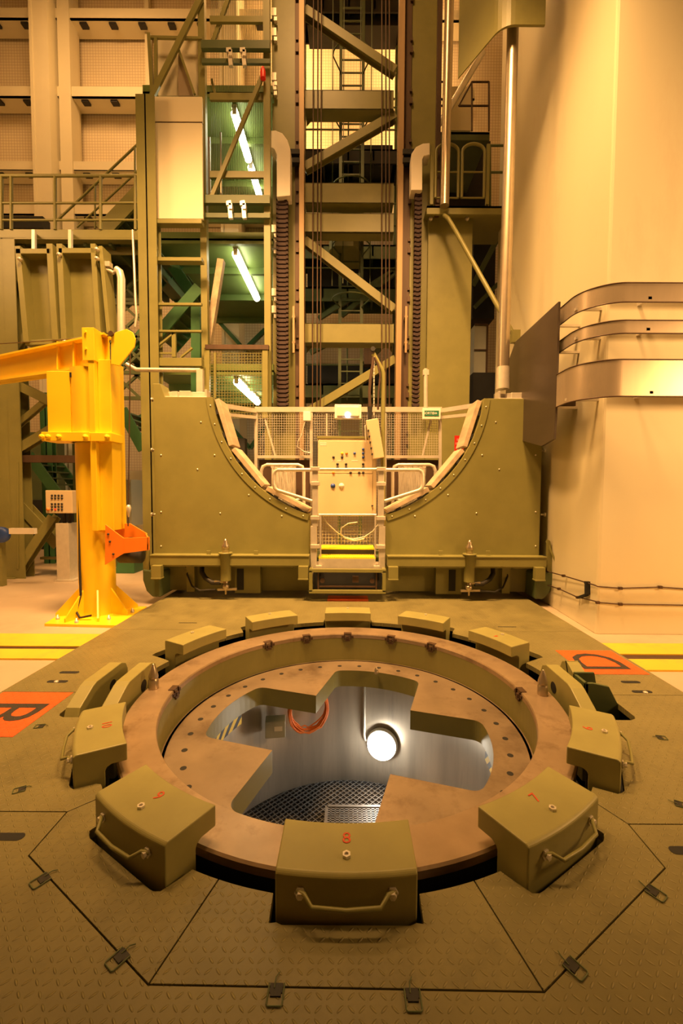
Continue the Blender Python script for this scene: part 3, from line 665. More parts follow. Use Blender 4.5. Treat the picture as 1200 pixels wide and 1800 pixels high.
m = MB(); m.bb((F(545, 1000).x, YF + .2, .06), (F(679, 1000).x, YF + .3, zat(1036))); m.build('centre_skirt', GREEN, car)
m = MB(); m.bb((F(290, 1000).x, YF + .32, .5), (F(934, 1000).x, 8.3, .56)); m.build('deck_plate', GREEND, car)
# lower yellow-nosed step and its drawer frame
st = thing('access_step', (cc.x, 6.25, .2), 'yellow topped access step in a green box frame at the centre of the carriage', 'step')
x0, x1 = F(543, 1000, 6.1).x, F(678, 1000, 6.1).x; zt = P(612, 1003, 6.1).z; zb = P(612, 1040, 6.1).z
m = MB()
for a, b in (((x0, zt), (x1, zt)), ((x0, zb), (x1, zb))): m.bar((a[0], 6.1, a[1]), (b[0], 6.1, b[1]), .05, .05)
for x in (x0 + .025, x1 - .025): m.bar((x, 6.1, zt), (x, 6.1, zb), .05, .05); m.bar((x, 6.1, zt), (x, 6.4, zt), .05, .05)
m.build('box_frame', GREEN, st, bevel=.004)
m = MB(); m.bb((x0 + .05, 6.2, zb), (x1 - .05, 6.22, zt)); m.build('box_back', DARK, st)
m = MB(); m.bar((x0 + .15, 6.12, zb + .07), (x1 - .15, 6.12, zb + .07), .02, .02); m.box((cc.x + .12, 6.14, (zb + zt) / 2 + .02), (.09, .05, .09))
for s in (-1, 1): m.lathe((cc.x + s * .36, 6.13, (zb + zt) / 2), [(.035, -.02), (.035, .02)], 12, 'y'); m.bar((cc.x + s * .42, 6.12, zb + .03), (cc.x + s * .42, 6.12, zt - .03), .02, .02)
m.build('step_mechanism', BROWN, st)
xs0, xs1 = P(560, 980, 6.2).x, P(660, 980, 6.2).x; z1 = P(612, 982, 6.22).z; 
m = MB(); m.bb((xs0, 6.2, zt), (xs1, 6.23, z1)); m.build('riser', STEELW, st)
m = MB(); m.bb((xs0, 6.2, z1), (xs1, 6.48, z1 + .02)); 
for k in range(30): m.bb((xs0 + (xs1 - xs0) * k / 30, 6.2, z1 + .02), (xs0 + (xs1 - xs0) * (k + .5) / 30, 6.48, z1 + .028))
m.build('tread', YSTEP, st)
z2 = P(612, 966, 6.5).z; m = MB(); m.bb((xs0, 6.5, z1 - .05), (xs1, 6.51, z2 - .0)); m.build('upper_riser', BLACK, st)
m = MB(); m.bb((xs0, 6.5, z2), (xs1, 6.9, z2 + .02)); m.build('upper_tread', YSTEP, st)
# gate posts with handrails
def gatepost(s, lab):
    X = lambda px: P(612 + s * (px - 612), 800, 6.25).x
    Z = lambda py: P(612, py, 6.25).z
    t = thing('handrail_gate', (X(672), 6.25, Z(1002)), lab, 'handrail', 'handrails flanking the step')
    m = MB(); m.bb((X(665), 6.22, Z(925)), (X(675), 6.28, Z(828))); m.bb((X(664), 6.22, Z(925)), (X(674), 6.28, Z(925))); m.bb((X(667), 6.22, Z(1000)), (X(678), 6.3, Z(925))); m.build('post', STEELW, t, bevel=.003)
    m = MB()
    for py in (824, 850, 910, 960): m.bb((X(662), 6.2, Z(py + 4)), (X(678), 6.30, Z(py - 3)))
    m.build('clamp', STEELW, t, bevel=.006)
    m = MB(); pts = [(676, 826), (736, 826), (741, 829), (743, 835), (743, 851), (741, 858), (736, 862), (676, 881)]
    m.tube([P(612 + s * (a - 612), b, 6.25) for a, b in pts], .028, 10); m.build('rail_loop', STEELW, t)
    m = MB(); m.bb((X(658), 6.15, Z(1000)), (X(668), 6.3, Z(993))); m.bar((X(660), 6.22, Z(998)), (X(660), 6.22, Z(905)), .018, .018); m.build('foot', STEELW, t)
    return t
gatepost(-1, 'pale tube handrail loop on a post left of the access step'); gatepost(1, 'pale tube handrail loop on a post right of the access step')
# bars across the walkway
m = MB(); m.tube([P(557, 825, 6.24), P(664, 825, 6.24)], .022, 8); m.tube([P(560, 905, 6.24), P(661, 905, 6.24)], .018, 8)
m.build('safety_bar', STEELW, label='pair of pale horizontal bars closing the walkway in front of the cabinet', cat='bar')
# rear inner handrails
def inner(s, lab):
    m = MB(); Q = lambda a, b: P(612 + s * (a - 612), b, 6.95)
    m.tube([Q(690, 900), Q(690, 830), Q(693, 820), Q(700, 817), Q(755, 817), Q(762, 820), Q(765, 828), Q(765, 870)], .028, 10)
    m.tube([Q(745, 817), Q(745, 880)], .02, 8); m.tube([Q(690, 878), Q(728, 878)], .014, 6)
    for a in (712, 728, 745): p = Q(a, 820); m.lathe((p.x, 6.93, p.z), [(.03, 0), (.03, .05)], 10, 'y')
    return m.build('inner_handrail', STEELW, label=lab, cat='handrail', group='handrails inside the cradle')
inner(-1, 'left pale tube handrail further back inside the cradle'); inner(1, 'right pale tube handrail further back inside the cradle')
# crumpled foil curtains behind the rails
def foil(px0, px1, lab):
    a = P(px0, 817, 7.25); b = P(px1, 900, 7.25); n = 40; vs = []; fs = []
    for i in range(n + 1):
        for j in range(9):
            k = i / n; vs.append((a.x + (b.x - a.x) * k + random.uniform(-.004, .004), 7.25 + .03 * math.sin(i * 2.1) + random.uniform(-.012, .012), a.z + (b.z - a.z) * j / 8))
    for i in range(n):
        for j in range(8): q = i * 9 + j; fs.append((q, q + 1, q + 10, q + 9))
    m = MB(); m.add(vs, fs, True); return m.build('foil_curtain', STEELW, label=lab, cat='curtain', fixn=False)
foil(478, 520, 'crinkled pale curtain behind the left handrails'); foil(700, 748, 'crinkled pale curtain behind the right handrails')
for a, b, lab in ((455, 545, 'dull brown board left of the cabinet, closing the carriage below the mesh'), (680, 775, 'dull brown board right of the cabinet, closing the carriage below the mesh')):
    m = MB(); u = P(a, 808, 7.45); v = P(b, 930, 7.45); m.bb((u.x, 7.45, v.z), (v.x, 7.47, u.z)); m.build('back_board', BROWN, label=lab, cat='board', group='brown boards below the mesh fence')
# ---------------------------------------------------------------- control cabinet
YC = 6.85
def C(px, py, dy=0): return P(px, py, YC + dy)
cab = thing('control_cabinet', (C(611, 903).x, YC + .1, C(611, 903).z), 'cream electrical control cabinet with rows of buttons behind the safety bars', 'control cabinet')
a, b = C(559, 902), C(662, 771)
m = MB(); m.bb((a.x, YC, a.z), (b.x, YC + .3, b.z)); m.build('cabinet_body', CAB, cab, bevel=.006)
m = MB(); m.bb((C(560, 0).x, YC - .012, C(0, 829).z), (C(661, 0).x, YC, C(0, 772).z)); m.bb((C(560, 0).x, YC - .012, C(0, 901).z), (C(661, 0).x, YC, C(0, 830).z)); dr = m.build('cabinet_door', CAB, cab, bevel=.004)
m = MB(); m.bb((a.x - .02, YC - .01, b.z), (b.x + .02, YC + .25, b.z + .035)); m.build('top_cap', GREEN, cab)
def btn(px, py, mt, r=.016, nm='push_button'):
    p = C(px, py); m = MB(); m.lathe((p.x, YC - .012, p.z), [(r * 1.3, 0), (r * 1.3, -.006), (r, -.006), (r, -.02), (0, -.022)], 12, 'y'); m.build(nm, mt, dr)
for px, py, mt in [(586, 804, BLACK), (601, 804, BLACK), (601, 797, YEL), (609, 797, ORA), (623, 797, BLUE), (638, 790, BLUE), (638, 797, BLUE), (638, 804, BLUE), (593, 816, BLACK), (608, 816, BLACK), (638, 816, BLACK), (593, 822, BLACK), (608, 822, BLACK), (638, 822, BLACK), (586, 831, ORA), (616, 831, BLACK), (631, 831, BLACK), (638, 831, BLACK)]: btn(px, py, mt)
btn(585, 854, BLUE, .03, 'rotary_switch'); btn(600, 854, WHITEP, .034, 'socket')
m = MB(); p = C(654, 889); m.box((p.x, YC - .016, p.z), (.03, .01, .02)); m.build('door_lock', BLACK, dr)
m = MB()
p = C(568, 779)
for k in (0, 1): m.box((p.x, YC - .013, p.z - k * .03), (.11 - .01 * k, .003, .014))
m.build('maker_label', WHITEP, dr)
m = MB()
for px, w in ((586, .06), (599, .12), (623, .1)): p = C(px, 810); m.box((p.x, YC - .013, p.z), (w, .003, .012))
m.build('button_legend', WHITEP, dr)
# wire mesh below the cabinet and loose cable
m = MB(); a, b, c, d = P(550, 968, 6.95), P(672, 968, 6.95), P(672, 905, 6.95), P(550, 905, 6.95); m.grid(a, b, c, d, 22, 11, .007); m.build('mesh_screen', STEELW, label='wire mesh screen under the control cabinet', cat='mesh')
m = MB(); m.tube([P(x, y, 6.9) for x, y in [(556, 880), (562, 900), (575, 920), (592, 936), (605, 944), (620, 948), (640, 944), (655, 934), (666, 920), (668, 900)]], .010, 7)
m.tube([P(x, y, 6.88) for x, y in [(628, 918), (612, 920), (600, 928), (598, 938), (606, 946), (622, 950), (640, 947)]], .009, 7)
m.build('loose_cable', STEELW, label='loose pale cable hanging in a loop under the cabinet', cat='cable')
# ---------------------------------------------------------------- rear mesh fence
YR = 7.40
fe = thing('mesh_fence', (P(612, 810, YR).x, YR, 1.2), 'framed wire mesh fence along the rear of the carriage', 'fence')
Q = lambda x, y: P(x, y, YR)
m = MB(); m.bar(Q(448, 720), Q(776, 720), .04, .085); m.bar(Q(450, 726), Q(450, 930), .05, .05, (0, 1, 0)); m.bar(Q(773, 726), Q(773, 930), .05, .05, (0, 1, 0)); m.bar(Q(450, 803), Q(545, 803), .04, .05); m.bar(Q(678, 803), Q(775, 803), .04, .05)
for x in (547, 676): m.bar(Q(x, 726), Q(x, 850), .05, .05, (0, 1, 0))
m.build('fence_frame', STEELW, fe)
m = MB()
for x0, x1, y0, y1, nx, ny in ((453, 545, 727, 801, 22, 17), (549, 674, 727, 775, 30, 11), (680, 771, 727, 801, 22, 17)): m.grid(Q(x0, y1), Q(x1, y1), Q(x1, y0), Q(x0, y0), nx, ny, .0055)
m.build('fence_mesh', STEELW, fe)
m = MB(); m.bar(Q(466, 738), Q(484, 802), .03, .03); m.bar(Q(757, 738), Q(742, 802), .03, .03); m.bar(Q(574, 727), Q(574, 770), .03, .03, (0, 1, 0)); m.build('stiffener', STEELW, fe)
for s, lab in ((-1, 'perforated pale rail slanting from the mesh fence to the left carriage corner'), (1, 'perforated pale rail slanting from the mesh fence to the right carriage corner')):
    a, b = P(612 + s * 236, 711, 6.55), P(612 + s * 163, 722, 7.38); m = MB(); m.bar(a, b, .05, .07); m.bar(P(612 + s * 232, 727, 6.62), P(612 + s * 163, 734, 7.38), .04, .05); m.build('side_rail', STEELW, label=lab, cat='rail', group='slanting side rails')
# emergency light, exit sign, red sign
e = thing('emergency_light', P(612, 738, 7.25), 'rectangular cream emergency light glowing on top of the mesh fence', 'emergency light')
a, b = P(588, 737, 7.28), P(635, 712, 7.28); m = MB(); m.bb((a.x, 7.22, a.z), (b.x, 7.34, b.z)); m.build('lamp_case', WHITEP, e, bevel=.012)
m = MB(); m.bb((a.x + .04, 7.2, a.z + .04), (b.x - .04, 7.225, b.z - .04)); m.build('lamp_diffuser', GLASSY, e, bevel=.01)
m = MB(); p = P(611, 729, 7.2); m.lathe((p.x, 7.2, p.z), [(.045, 0), (.04, -.012), (.02, -.018), (0, -.02)], 16, 'y'); m.build('lit_lens', EMG, e)
e = thing('exit_sign', P(758, 738, 7.3), 'small white and green SORTIE sign with an arrow on the mesh fence', 'sign')
a, b = P(742, 737, 7.3), P(774, 718, 7.3); m = MB(); m.bb((a.x, 7.28, a.z), (b.x, 7.34, b.z)); m.build('sign_case', WHITEP, e, bevel=.005)
m = MB(); m.bb((a.x + .03, 7.274, a.z + .05), (b.x - .03, 7.28, b.z - .04)); m.build('sign_face', SIGNG, e)
zc = (a.z + b.z) / 2 + .005; text('SORTIE', .062, WHITEP, 'sign_text', e, Matrix.Translation(((a.x + b.x) / 2 - .045, 7.272, zc)) @ FACE, .0008, .9)
m = MB(); xx = b.x - .095; m.bb((xx - .025, 7.271, zc - .005), (xx + .02, 7.274, zc + .007)); m.prism([(xx + .01, 7.271, zc - .02), (xx + .035, 7.271, zc), (xx + .01, 7.271, zc + .022)], (0, .003, 0)); m.build('sign_arrow', WHITEP, e)
e = thing('warning_sign', P(812, 799, 7.5), 'red warning sign with four lines of white French text', 'sign')
a, b = P(798, 799, 7.5), P(828, 766, 7.5); m = MB(); m.bb((a.x, 7.49, a.z), (b.x, 7.5, b.z)); m.build('sign_plate', REDS, e)
for i, tx in enumerate(('DESCENDRE', 'LES MATERIELS', 'INTERDIT', 'EN CABINE')): text(tx, .052, WHITEP, 'sign_text', e, Matrix.Translation(((a.x + b.x) / 2, 7.487, b.z - .075 - i * .062)) @ FACE, .0008, .75)
# junction box on the fence
m = MB(); a, b = P(533, 740, 7.33), P(546, 724, 7.33); m.bb((a.x, 7.3, a.z), (b.x, 7.38, b.z)); m.build('fence_box', WHITEP, label='small pale connection box on the mesh fence left of the emergency light', cat='box', bevel=.006)
m = MB(); m.tube([P(x, y, 7.32) for x, y in [(536, 740), (533, 752), (530, 765), (524, 775), (522, 785), (534, 794), (545, 796)]], .009, 6); m.build('fence_cable', STEELW, label='thin cable hanging from the small box on the mesh fence', cat='cable')
# pendant control hanging from a stay post
pe = thing('pendant_control', P(660, 806, 6.7), 'long cream pendant control box hanging at a slant beside the cabinet', 'pendant control')
a, b = P(653, 738, 6.7), P(664, 806, 6.7); m = MB(); m.bar(a, b, .19, .12, (0, 1, 0)); m.build('pendant_body', CAB, pe, bevel=.008)
m = MB(); d = (b - a)
for k in (.3, .45, .6, .75, .9): v = a + d * k; m.box((v.x - .085, 6.62, v.z), (.025, .03, .03), ry=.15)
m.build('pendant_buttons', BLACK, pe)
m = MB(); m.tube([P(x, y, 6.7) for x, y in [(643, 778), (642, 748), (646, 745), (650, 747)]], .010, 6); m.build('pendant_guard', STEELW, pe)
m = MB(); m.tube([a + Vector((-.03, 0, -.01)), P(650, 715, 6.7)], [.03, .04], 10); m.build('cable_gland', BLACK, pe)
m = MB(); m.tube([P(x, y, 6.7) for x, y in [(650, 716), (649, 690), (651, 665), (655, 640), (656, 628)]], .024, 8); m.build('pendant_cable', BROWN, pe)
m = MB()
for k in range(16): m.box(P(657, 630 + k * 6.5, 6.7), (.02, .02, .045), rz=k * 1.57)
m.build('pendant_chain', STEELW, pe)
po = thing('stay_post', P(672, 870, 6.75), 'slim green stay post with a bent arm holding the pendant control', 'post')
m = MB(); m.tube([P(x, y, 6.75) for x, y in [(673, 880), (673, 700), (673, 655), (671, 650), (656, 622)]], .036, 10); m.build('post_tube', GREEN, po)
m = MB(); p = P(655, 614, 6.72); m.lathe((p.x, 6.72, p.z), [(.035, -.03), (.035, .03)], 14, 'y'); m.build('pulley', BLACK, po)
m = MB(); m.tube([P(x, y, 6.7) for x, y in [(664, 720), (665, 690), (668, 660), (664, 640), (658, 628)]], .016, 6); m.build('side_cable', BROWN, po)
m = MB(); m.tube([P(748, 690, 7.4), P(748, 648, 7.4)], .03, 8); m.tube([P(748, 720, 7.4), P(748, 655, 7.4)], .036, 8); m.box(P(748, 655, 7.4), (.1, .06, .09)); m.build('fence_mast', STEELW, label='short pale upright tube behind the exit sign', cat='post')
# ================================================================ HALL WALLS
YW = 13.6
m = MB(); m.bb((-11, YW, -.1), (-2.0, YW + .2, 19)); m.bb((-2.0, YW, -.1), (9, YW + .2, 19)); struct(m, 'wall_back', MESHW)
m = MB(); m.bb((-11.2, -4, -.1), (-11, YW, 19)); struct(m, 'wall_left', CREAM)
# big pillar on the right: front face and long side face
gx = G(1047, 1115, -.08); XPL = gx.x + .0; YPL = gx.y
m = MB(); m.prism([(XPL, YPL, -.1), (9, YPL, -.1), (9, 9.2, -.1), (XPL + .16, 9.2, -.1)], (0, 0, 19)); struct(m, 'wall_right', CONC, bevel=.03)
# columns and beams of the back wall
def colm(px0, px1, lab, Y=12.6, d=.9):
    a = P(px0, 600, Y).x; b = P(px1, 600, Y).x; m = MB(); m.bb((a, Y, -.08), (b, Y + d, 18.9)); m.bb((a - .03, Y - .03, -.08), (a + .05, Y, 18.9))
    return m.build('wall_column', CREAMD, label=lab, cat='column', group='cream steel columns of the hall wall')
colm(70, 99, 'cream steel column of the hall wall at the upper left'); colm(392, 420, 'cream steel column seen through the lift shaft')
m = MB(); a = P(101, 300, 12.9); m.bb((P(99, 0, 12.9).x, 12.9, 0), (P(120, 0, 12.9).x, 13.3, 18.9)); m.build('wall_pilaster', CREAMD, label='darker cream pilaster just right of the upper left column', cat='column')
for i, (y0, y1, lab) in enumerate([(18, 37, 'topmost cream wall beam on the upper left'), (155, 174, 'second cream wall beam from the top on the upper left'), (286, 303, 'third cream wall beam from the top, just above the platform railing'), (362, 380, 'fourth cream wall beam from the top, behind the platform railing')]):
    z0, z1 = P(200, y1, 13.0).z, P(200, y0, 13.0).z
    t = thing('wall_beam', (-6, 13.1, z0), lab, 'beam', 'cream horizontal beams of the hall wall')
    m = MB(); m.bb((-10.9, 12.95, z0), (3.6, 13.0, z1)); m.bb((-10.9, 12.95, z1 - .05), (3.6, 13.58, z1)); m.bb((-10.9, 12.95, z0), (3.6, 13.5, z0 + .03)); m.build('beam_body', CREAMD, t)
    m = MB()
    for k in range(14): x = -10.3 + k * .85; m.box((x, 13.1, z0 - .03), (.2, .16, .06))
    m.build('beam_clamps', BLACK, t)
for k, px in enumerate((136, 262)):
    m = MB(); p = P(px, 300, 13.3); m.bb((p.x - .06, 13.3, 0), (p.x + .06, 13.45, 18.9)); m.build('wall_stud', CREAMD, label=['slim cream stud on the mesh wall right of the column', 'slim cream stud on the mesh wall beside the white panels'][k], cat='stud')
# ================================================================ LIFT MAST
YM = 8.8
ms = thing('lift_mast', (P(615, 800, YM).x, YM, 0), 'tall green steel mast with cross beams rising behind the carriage', 'mast')
def M_(x, y, d=0): return P(x, y, YM + d)
TOP = 13.6
for x0, x1, nm in ((480, 522, 0), (715, 757, 0)):
    m = MB(); a = M_(x0, 800).x; b = M_(x1, 800).x; m.bb((a, YM, -.08), (b, YM + .5, TOP)); c = m.build('mast_column', GREEN, ms, bevel=.01)
    m = MB()
    for k in range(12):
        z = 2.6 + k * .95; xx = b + .01 if x0 < 600 else a - .01
        m.box((xx, YM - .03, z), (.06, .05, .1)); m.box((xx, YM - .03, z + .2), (.05, .04, .05))
    m.build('guide_clips', BROWN, c)
for x0, x1, mt, d in ((519, 528, BROWN, -.02), (527, 535, RAIL, -.12), (693, 702, RAIL, -.12), (702, 715, BROWN, -.02)):
    m = MB(); a = M_(x0, 800).x; b = M_(x1, 800).x; m.bb((a, YM + d, .4), (b, YM + d + .25, TOP)); m.build('guide_rail', mt, ms)
for y0, y1 in ((150, 184), (315, 351), (369, 403), (565, 600)):
    a = M_(535, y1); b = M_(693, y0); m = MB(); m.bb((a.x, YM + .1, a.z), (b.x, YM + .13, b.z)); m.bb((a.x, YM + .1, a.z), (b.x, YM + .4, a.z + .02)); m.bb((a.x, YM + .1, b.z - .02), (b.x, YM + .4, b.z)); m.build('cross_beam', GREEN, ms, bevel=.004)
for a, b in (((536, 22), (694, 128)), ((536, 297), (694, 205)), ((536, 425), (692, 545)), ((545, 722), (694, 632))):
    m = MB(); m.ibeam(M_(*a, .25), M_(*b, .25), .16, .17, .02, (0, 1, 0)); m.build('diagonal_brace', GREEN, ms)
m = MB()
for x, y in ((536, 150), (693, 150), (536, 186), (693, 186), (536, 600), (693, 600), (515, 598), (718, 598)):
    p = M_(x, y); s = 1 if x < 600 else -1; m.prism([(p.x, YM + .3, p.z), (p.x + s * .12, YM + .3, p.z), (p.x, YM + .3, p.z + (.14 if y in (150,) else -.14))], (0, .02, 0))
m.build('gusset_plates', GREEN, ms)
m = MB()
for x in (518, 711):
    p = M_(x, 590); m.bb((p.x - .02, YM - .2, p.z - .4), (p.x + .02, YM - .16, p.z + .5)); m.box((p.x, YM - .1, p.z + .3), (.06, .2, .03)); m.box((p.x, YM - .1, p.z - .2), (.06, .2, .03))
m.build('limit_bars', RAIL, ms)
m = MB()
for x in (517, 717):
    for y in (270, 285):
        p = M_(x, y, -.1); m.box(p, (.22, .12, .09))
m.build('roller_brackets', DARK, ms)
m = MB()
for y in (25, 60, 138, 155, 404, 432, 515, 545): p = M_(482, y, -.05); m.box(p, (.09, .1, .14)); m.box(p + Vector((.03, -.03, -.14)), (.06, .06, .07))
m.build('cable_clamps', STEELW, ms)
for x in (549, 557, 563, 671, 678, 684):
    m = MB(); y = YM + .02 + (.05 if x in (557, 678) else 0); m.tube([P(x, 728, y), P(x, 728, y) * 1 + Vector((P(x + (2 if x < 600 else -2), 0, y).x - P(x, 728, y).x, 0, TOP - P(x, 728, y).z))], .013, 6)
    m.build('hoist_cable', BROWN, label='thin dark vertical hoist cable hanging in front of the mast beams', cat='cable', group='hoist cables of the mast')
# energy chains and elbow ducts
def chain(x0, x1, y0, y1, lab, rev):
    Y = YM - .28; a = P(x0, 600, Y).x; b = P(x1, 600, Y).x; z1 = P(600, y0, Y).z; z0 = P(600, y1, Y).z; n = int((z1 - z0) / .085)
    t = thing('energy_chain', ((a + b) / 2, Y, z0), lab, 'cable chain', 'dark energy chains on the mast')
    m = MB()
    for i in range(n):
        z = z0 + .085 * i; m.bb((a, Y - .04, z), (b, Y + .04, z + .055)); m.bb((a + .01, Y - .02, z + .05), (b - .01, Y + .02, z + .09)); 
        for x in (a, b): m.bb((x - .02, Y - .05, z + .01), (x + .02, Y + .05, z + .06))
    m.build('chain_links', CHAIN, t); return t
chain(488, 505, 345, 722, 'dark brown energy chain hanging left of the mast below the left elbow duct', 0); chain(727, 736, 337, 722, 'narrower dark brown energy chain right of the mast below the right elbow duct', 1)
def elbow(pts, w, lab):
    Y = YM - .3; q = [P(x, y, Y - .12) for x, y in pts]; m = MB(); m.prism(q, (0, .26, 0)); return m.build('elbow_duct', WHITEP, label=lab, cat='duct', group='cream elbow ducts on the mast', bevel=.01)
elbow([(474, 230), (484, 229), (496, 234), (505, 246), (510, 262), (510, 344), (486, 346), (486, 272), (482, 262), (474, 258)], 0, 'cream elbow duct on the left mast column')
elbow([(755, 251), (743, 252), (731, 258), (723, 270), (722, 334), (742, 334), (742, 280), (745, 274), (755, 272)], 0, 'cream elbow duct on the right mast column')
# ---------------------------------------------------------------- ladder with safety hoops behind the mast
YLd = 10.2
ld = thing('caged_ladder', (P(616, 700, YLd).x, YLd, .0), 'dark steel ladder with safety hoops seen through the mast', 'ladder')
L_ = lambda x, y, d=0: P(x, y, YLd + d)
m = MB(); xs = L_(597, 600).x; xe_ = L_(635, 600).x
for x in (xs, xe_): m.bb((x - .035, YLd, .3), (x + .035, YLd + .06, 15))
m.build('stiles', GREEND, ld)
m = MB()
for k in range(52): m.bar((xs, YLd + .03, .5 + k * .28), (xe_, YLd + .03, .5 + k * .28), .025, .025)
m.build('rungs', GREEND, ld)
m = MB(); cx = (xs + xe_) / 2
zs = [L_(616, y).z for y in (108, 208, 330, 430, 520)] + [16.0 * .9]
for z in zs:
    m.tube([(xs, YLd, z - .25)] + [(cx + .42 * math.cos(t), YLd - .38 - .35 * math.sin(t), z - .25) for t in [math.pi * i / 12 for i in range(12, -1, -1)]] + [(xe_, YLd, z - .25)], .016, 6)
for t in (-.42, -.18, .18, .42): m.bar((cx + t, YLd - .38 - .3 * (1 - abs(t) * 1.6), L_(616, 520).z), (cx + t, YLd - .38 - .3 * (1 - abs(t) * 1.6), 14.8), .02, .02)
m.build('safety_hoops', GREEND, ld)
# ---------------------------------------------------------------- decks and black shade blocks behind the mast
def deck(name, x0, x1, z, Y0, Y1, mt, lab, rail=True, th=.18, cat='platform', rc=None, grp=None, rmat=None):
    t = thing(name, ((x0 + x1) / 2, (Y0 + Y1) / 2, z - th), lab, cat, grp); m = MB(); m.bb((x0, Y0, z - .04), (x1, Y1, z)); m.bb((x0, Y0, z - th), (x1, Y0 + .04, z)); m.bb((x0, Y1 - .04, z - th), (x1, Y1, z)); m.bb((x0, Y0, z - th), (x0 + .04, Y1, z)); m.bb((x1 - .04, Y0, z - th), (x1, Y1, z))
    n = int((x1 - x0) / .6)
    for k in range(1, n): x = x0 + (x1 - x0) * k / n; m.bb((x - .02, Y0, z - th * .8), (x + .02, Y1, z - .03))
    m.build('deck_frame', mt, t)
    if rail:
        r = MB()
        for h in (.5, 1.05): r.tube([(x0 + .03, Y0 + .03, z + h), (x1 - .03, Y0 + .03, z + h)], .02, 6)
        k = max(2, int((x1 - x0) / .9))
        for i in range(k + 1): x = x0 + .03 + (x1 - x0 - .06) * i / k; r.tube([(x, Y0 + .03, z), (x, Y0 + .03, z + 1.05)], .02, 6)
        r.build('railing', rmat or mt, t)
    return t
GB = 'maintenance platforms behind the mast'
for i, (py, lab) in enumerate([(-5, 'topmost dark platform behind the mast'), (262, 'dark platform behind the mast below the second ladder hoop'), (430, 'dark platform behind the mast above the right diagonal'), (505, 'dark narrow platform behind the mast at mid height'), (675, 'lowest dark platform behind the mast')]):
    z = P(615, py, 11.4).z; deck('maintenance_platform', -1.35, 1.25, z, 11.4, 12.2, GREEND if i > 1 else DARK, lab, True, .35, grp=GB, rmat=GREEND)  # upper two decks coloured black to imitate the unlit recess
m = MB(); p = P(605, 432, 9.9); q = [(-.35, 10.9), (-.35, 10.1), (-.22, 9.9), (.2, 9.9), (.35, 10.05), (.42, 10.9)]; m.prism([(p.x + x, y, p.z) for x, y in q], (0, 0, .32)); m.build('ladder_landing', GREEN, label='round nosed green landing at the ladder behind the mast', cat='landing')
m = MB()
for a, b in (((560, 560), (690, 478)), ((600, 555), (700, 475)), ((545, 620), (625, 580)), ((640, 640), (690, 590))): m.bar(P(*a, 11.5), P(*b, 11.5), .1, .12)
m.build('stair_stringers', GREEND, label='dark slanting stair stringers behind the mast', cat='stairs')
for x, lab in ((-1.38, 'left dark column carrying the platforms behind the mast'), (1.22, 'right dark column carrying the platforms behind the mast')):
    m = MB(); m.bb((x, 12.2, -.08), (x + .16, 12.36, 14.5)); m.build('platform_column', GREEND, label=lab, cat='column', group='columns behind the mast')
# black blocks added to imitate the unlit recess behind the mast
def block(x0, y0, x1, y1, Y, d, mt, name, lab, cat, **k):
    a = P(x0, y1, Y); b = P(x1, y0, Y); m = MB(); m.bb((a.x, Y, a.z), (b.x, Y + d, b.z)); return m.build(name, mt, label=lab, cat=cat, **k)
block(540, -30, 700, 44, 11.6, .6, DARK, 'shade_block', 'black block painted as shade behind the mast at the very top of the photo', 'shade block')
block(620, 255, 690, 290, 11.6, .6, DARK, 'shade_block', 'black block painted as shade behind the right part of the mast at upper middle', 'shade block')
block(540, 455, 692, 503, 11.9, .6, DARK, 'shade_block', 'black block painted as shade behind the mast above the middle cross beam', 'shade block')
block(540, 640, 700, 673, 11.9, .6, DARK, 'shade_block', 'black block painted as shade behind the lowest diagonal of the mast', 'shade block')
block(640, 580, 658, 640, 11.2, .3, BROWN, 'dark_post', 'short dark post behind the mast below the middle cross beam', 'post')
# ================================================================ RIGHT OF THE MAST
t = thing('green_duct', (P(792, 700, 8.7).x, 8.9, 0), 'tall plain green box column right of the mast', 'box column')
a = P(753, 378, 8.7); b = P(831, 378, 8.7); m = MB(); m.bb((a.x, 8.7, 0), (b.x, 9.3, a.z)); m.build('column_body', GREEN, t, bevel=.006)
m = MB()
for px in (757, 821): p = P(px, 384, 8.68); m.lathe((p.x, 8.7, p.z), [(.04, 0), (.04, -.04), (.02, -.05)], 8, 'y')
m.build('bolts', STEELW, t)
# arched gate platform
zp = P(830, 362, 8.4).z; t = thing('gate_platform', (P(830, 362, 8.4).x, 8.7, zp - .2), 'green platform with two arched gates right of the mast', 'platform')
a = P(750, 376, 8.4); b = P(909, 376, 8.4); m = MB(); m.bb((a.x, 8.4, a.z), (b.x, 8.45, zp)); m.bb((a.x, 8.4, zp - .04), (b.x, 9.6, zp)); m.build('deck', GREEN, t)
def arch(px0, px1, pt, pb):
    m = MB(); Y = 8.42; p = P(px0, pb, Y); q = P(px1, pt, Y); r = (q.x - p.x) / 2
    pts = [(p.x, Y, p.z)] + [(p.x + r - r * math.cos(u), Y, q.z - r * .7 + r * .7 * math.sin(u)) for u in [math.pi * i / 10 for i in range(11)]] + [(q.x, Y, p.z)]
    m.tube(pts, .028, 8); mid = P(px0, (pt + pb) / 2 + 2, Y).z; m.tube([(p.x, Y, mid), (q.x, Y, mid)], .016, 6); m.tube([(p.x, Y, p.z), (q.x, Y, p.z)], .016, 6); return m.build('arched_gate', GREEN, t)
arch(765, 806, 253, 348); arch(811, 852, 253, 348)
m = MB()
for px in (758, 856): a = P(px, 360, 8.42); m.bb((a.x - .03, 8.4, a.z), (a.x + .03, 8.46, P(px, 254, 8.42).z))
m.build('gate_posts', GREEN, t)
m = MB(); a = P(858, 255, 8.6); 
for py in (256, 303): m.tube([P(858, py, 8.45), P(908, py, 8.45)], .022, 6)
for px in (861, 907): m.tube([P(px, 256, 8.45), P(px, 362, 8.45)], .022, 6)
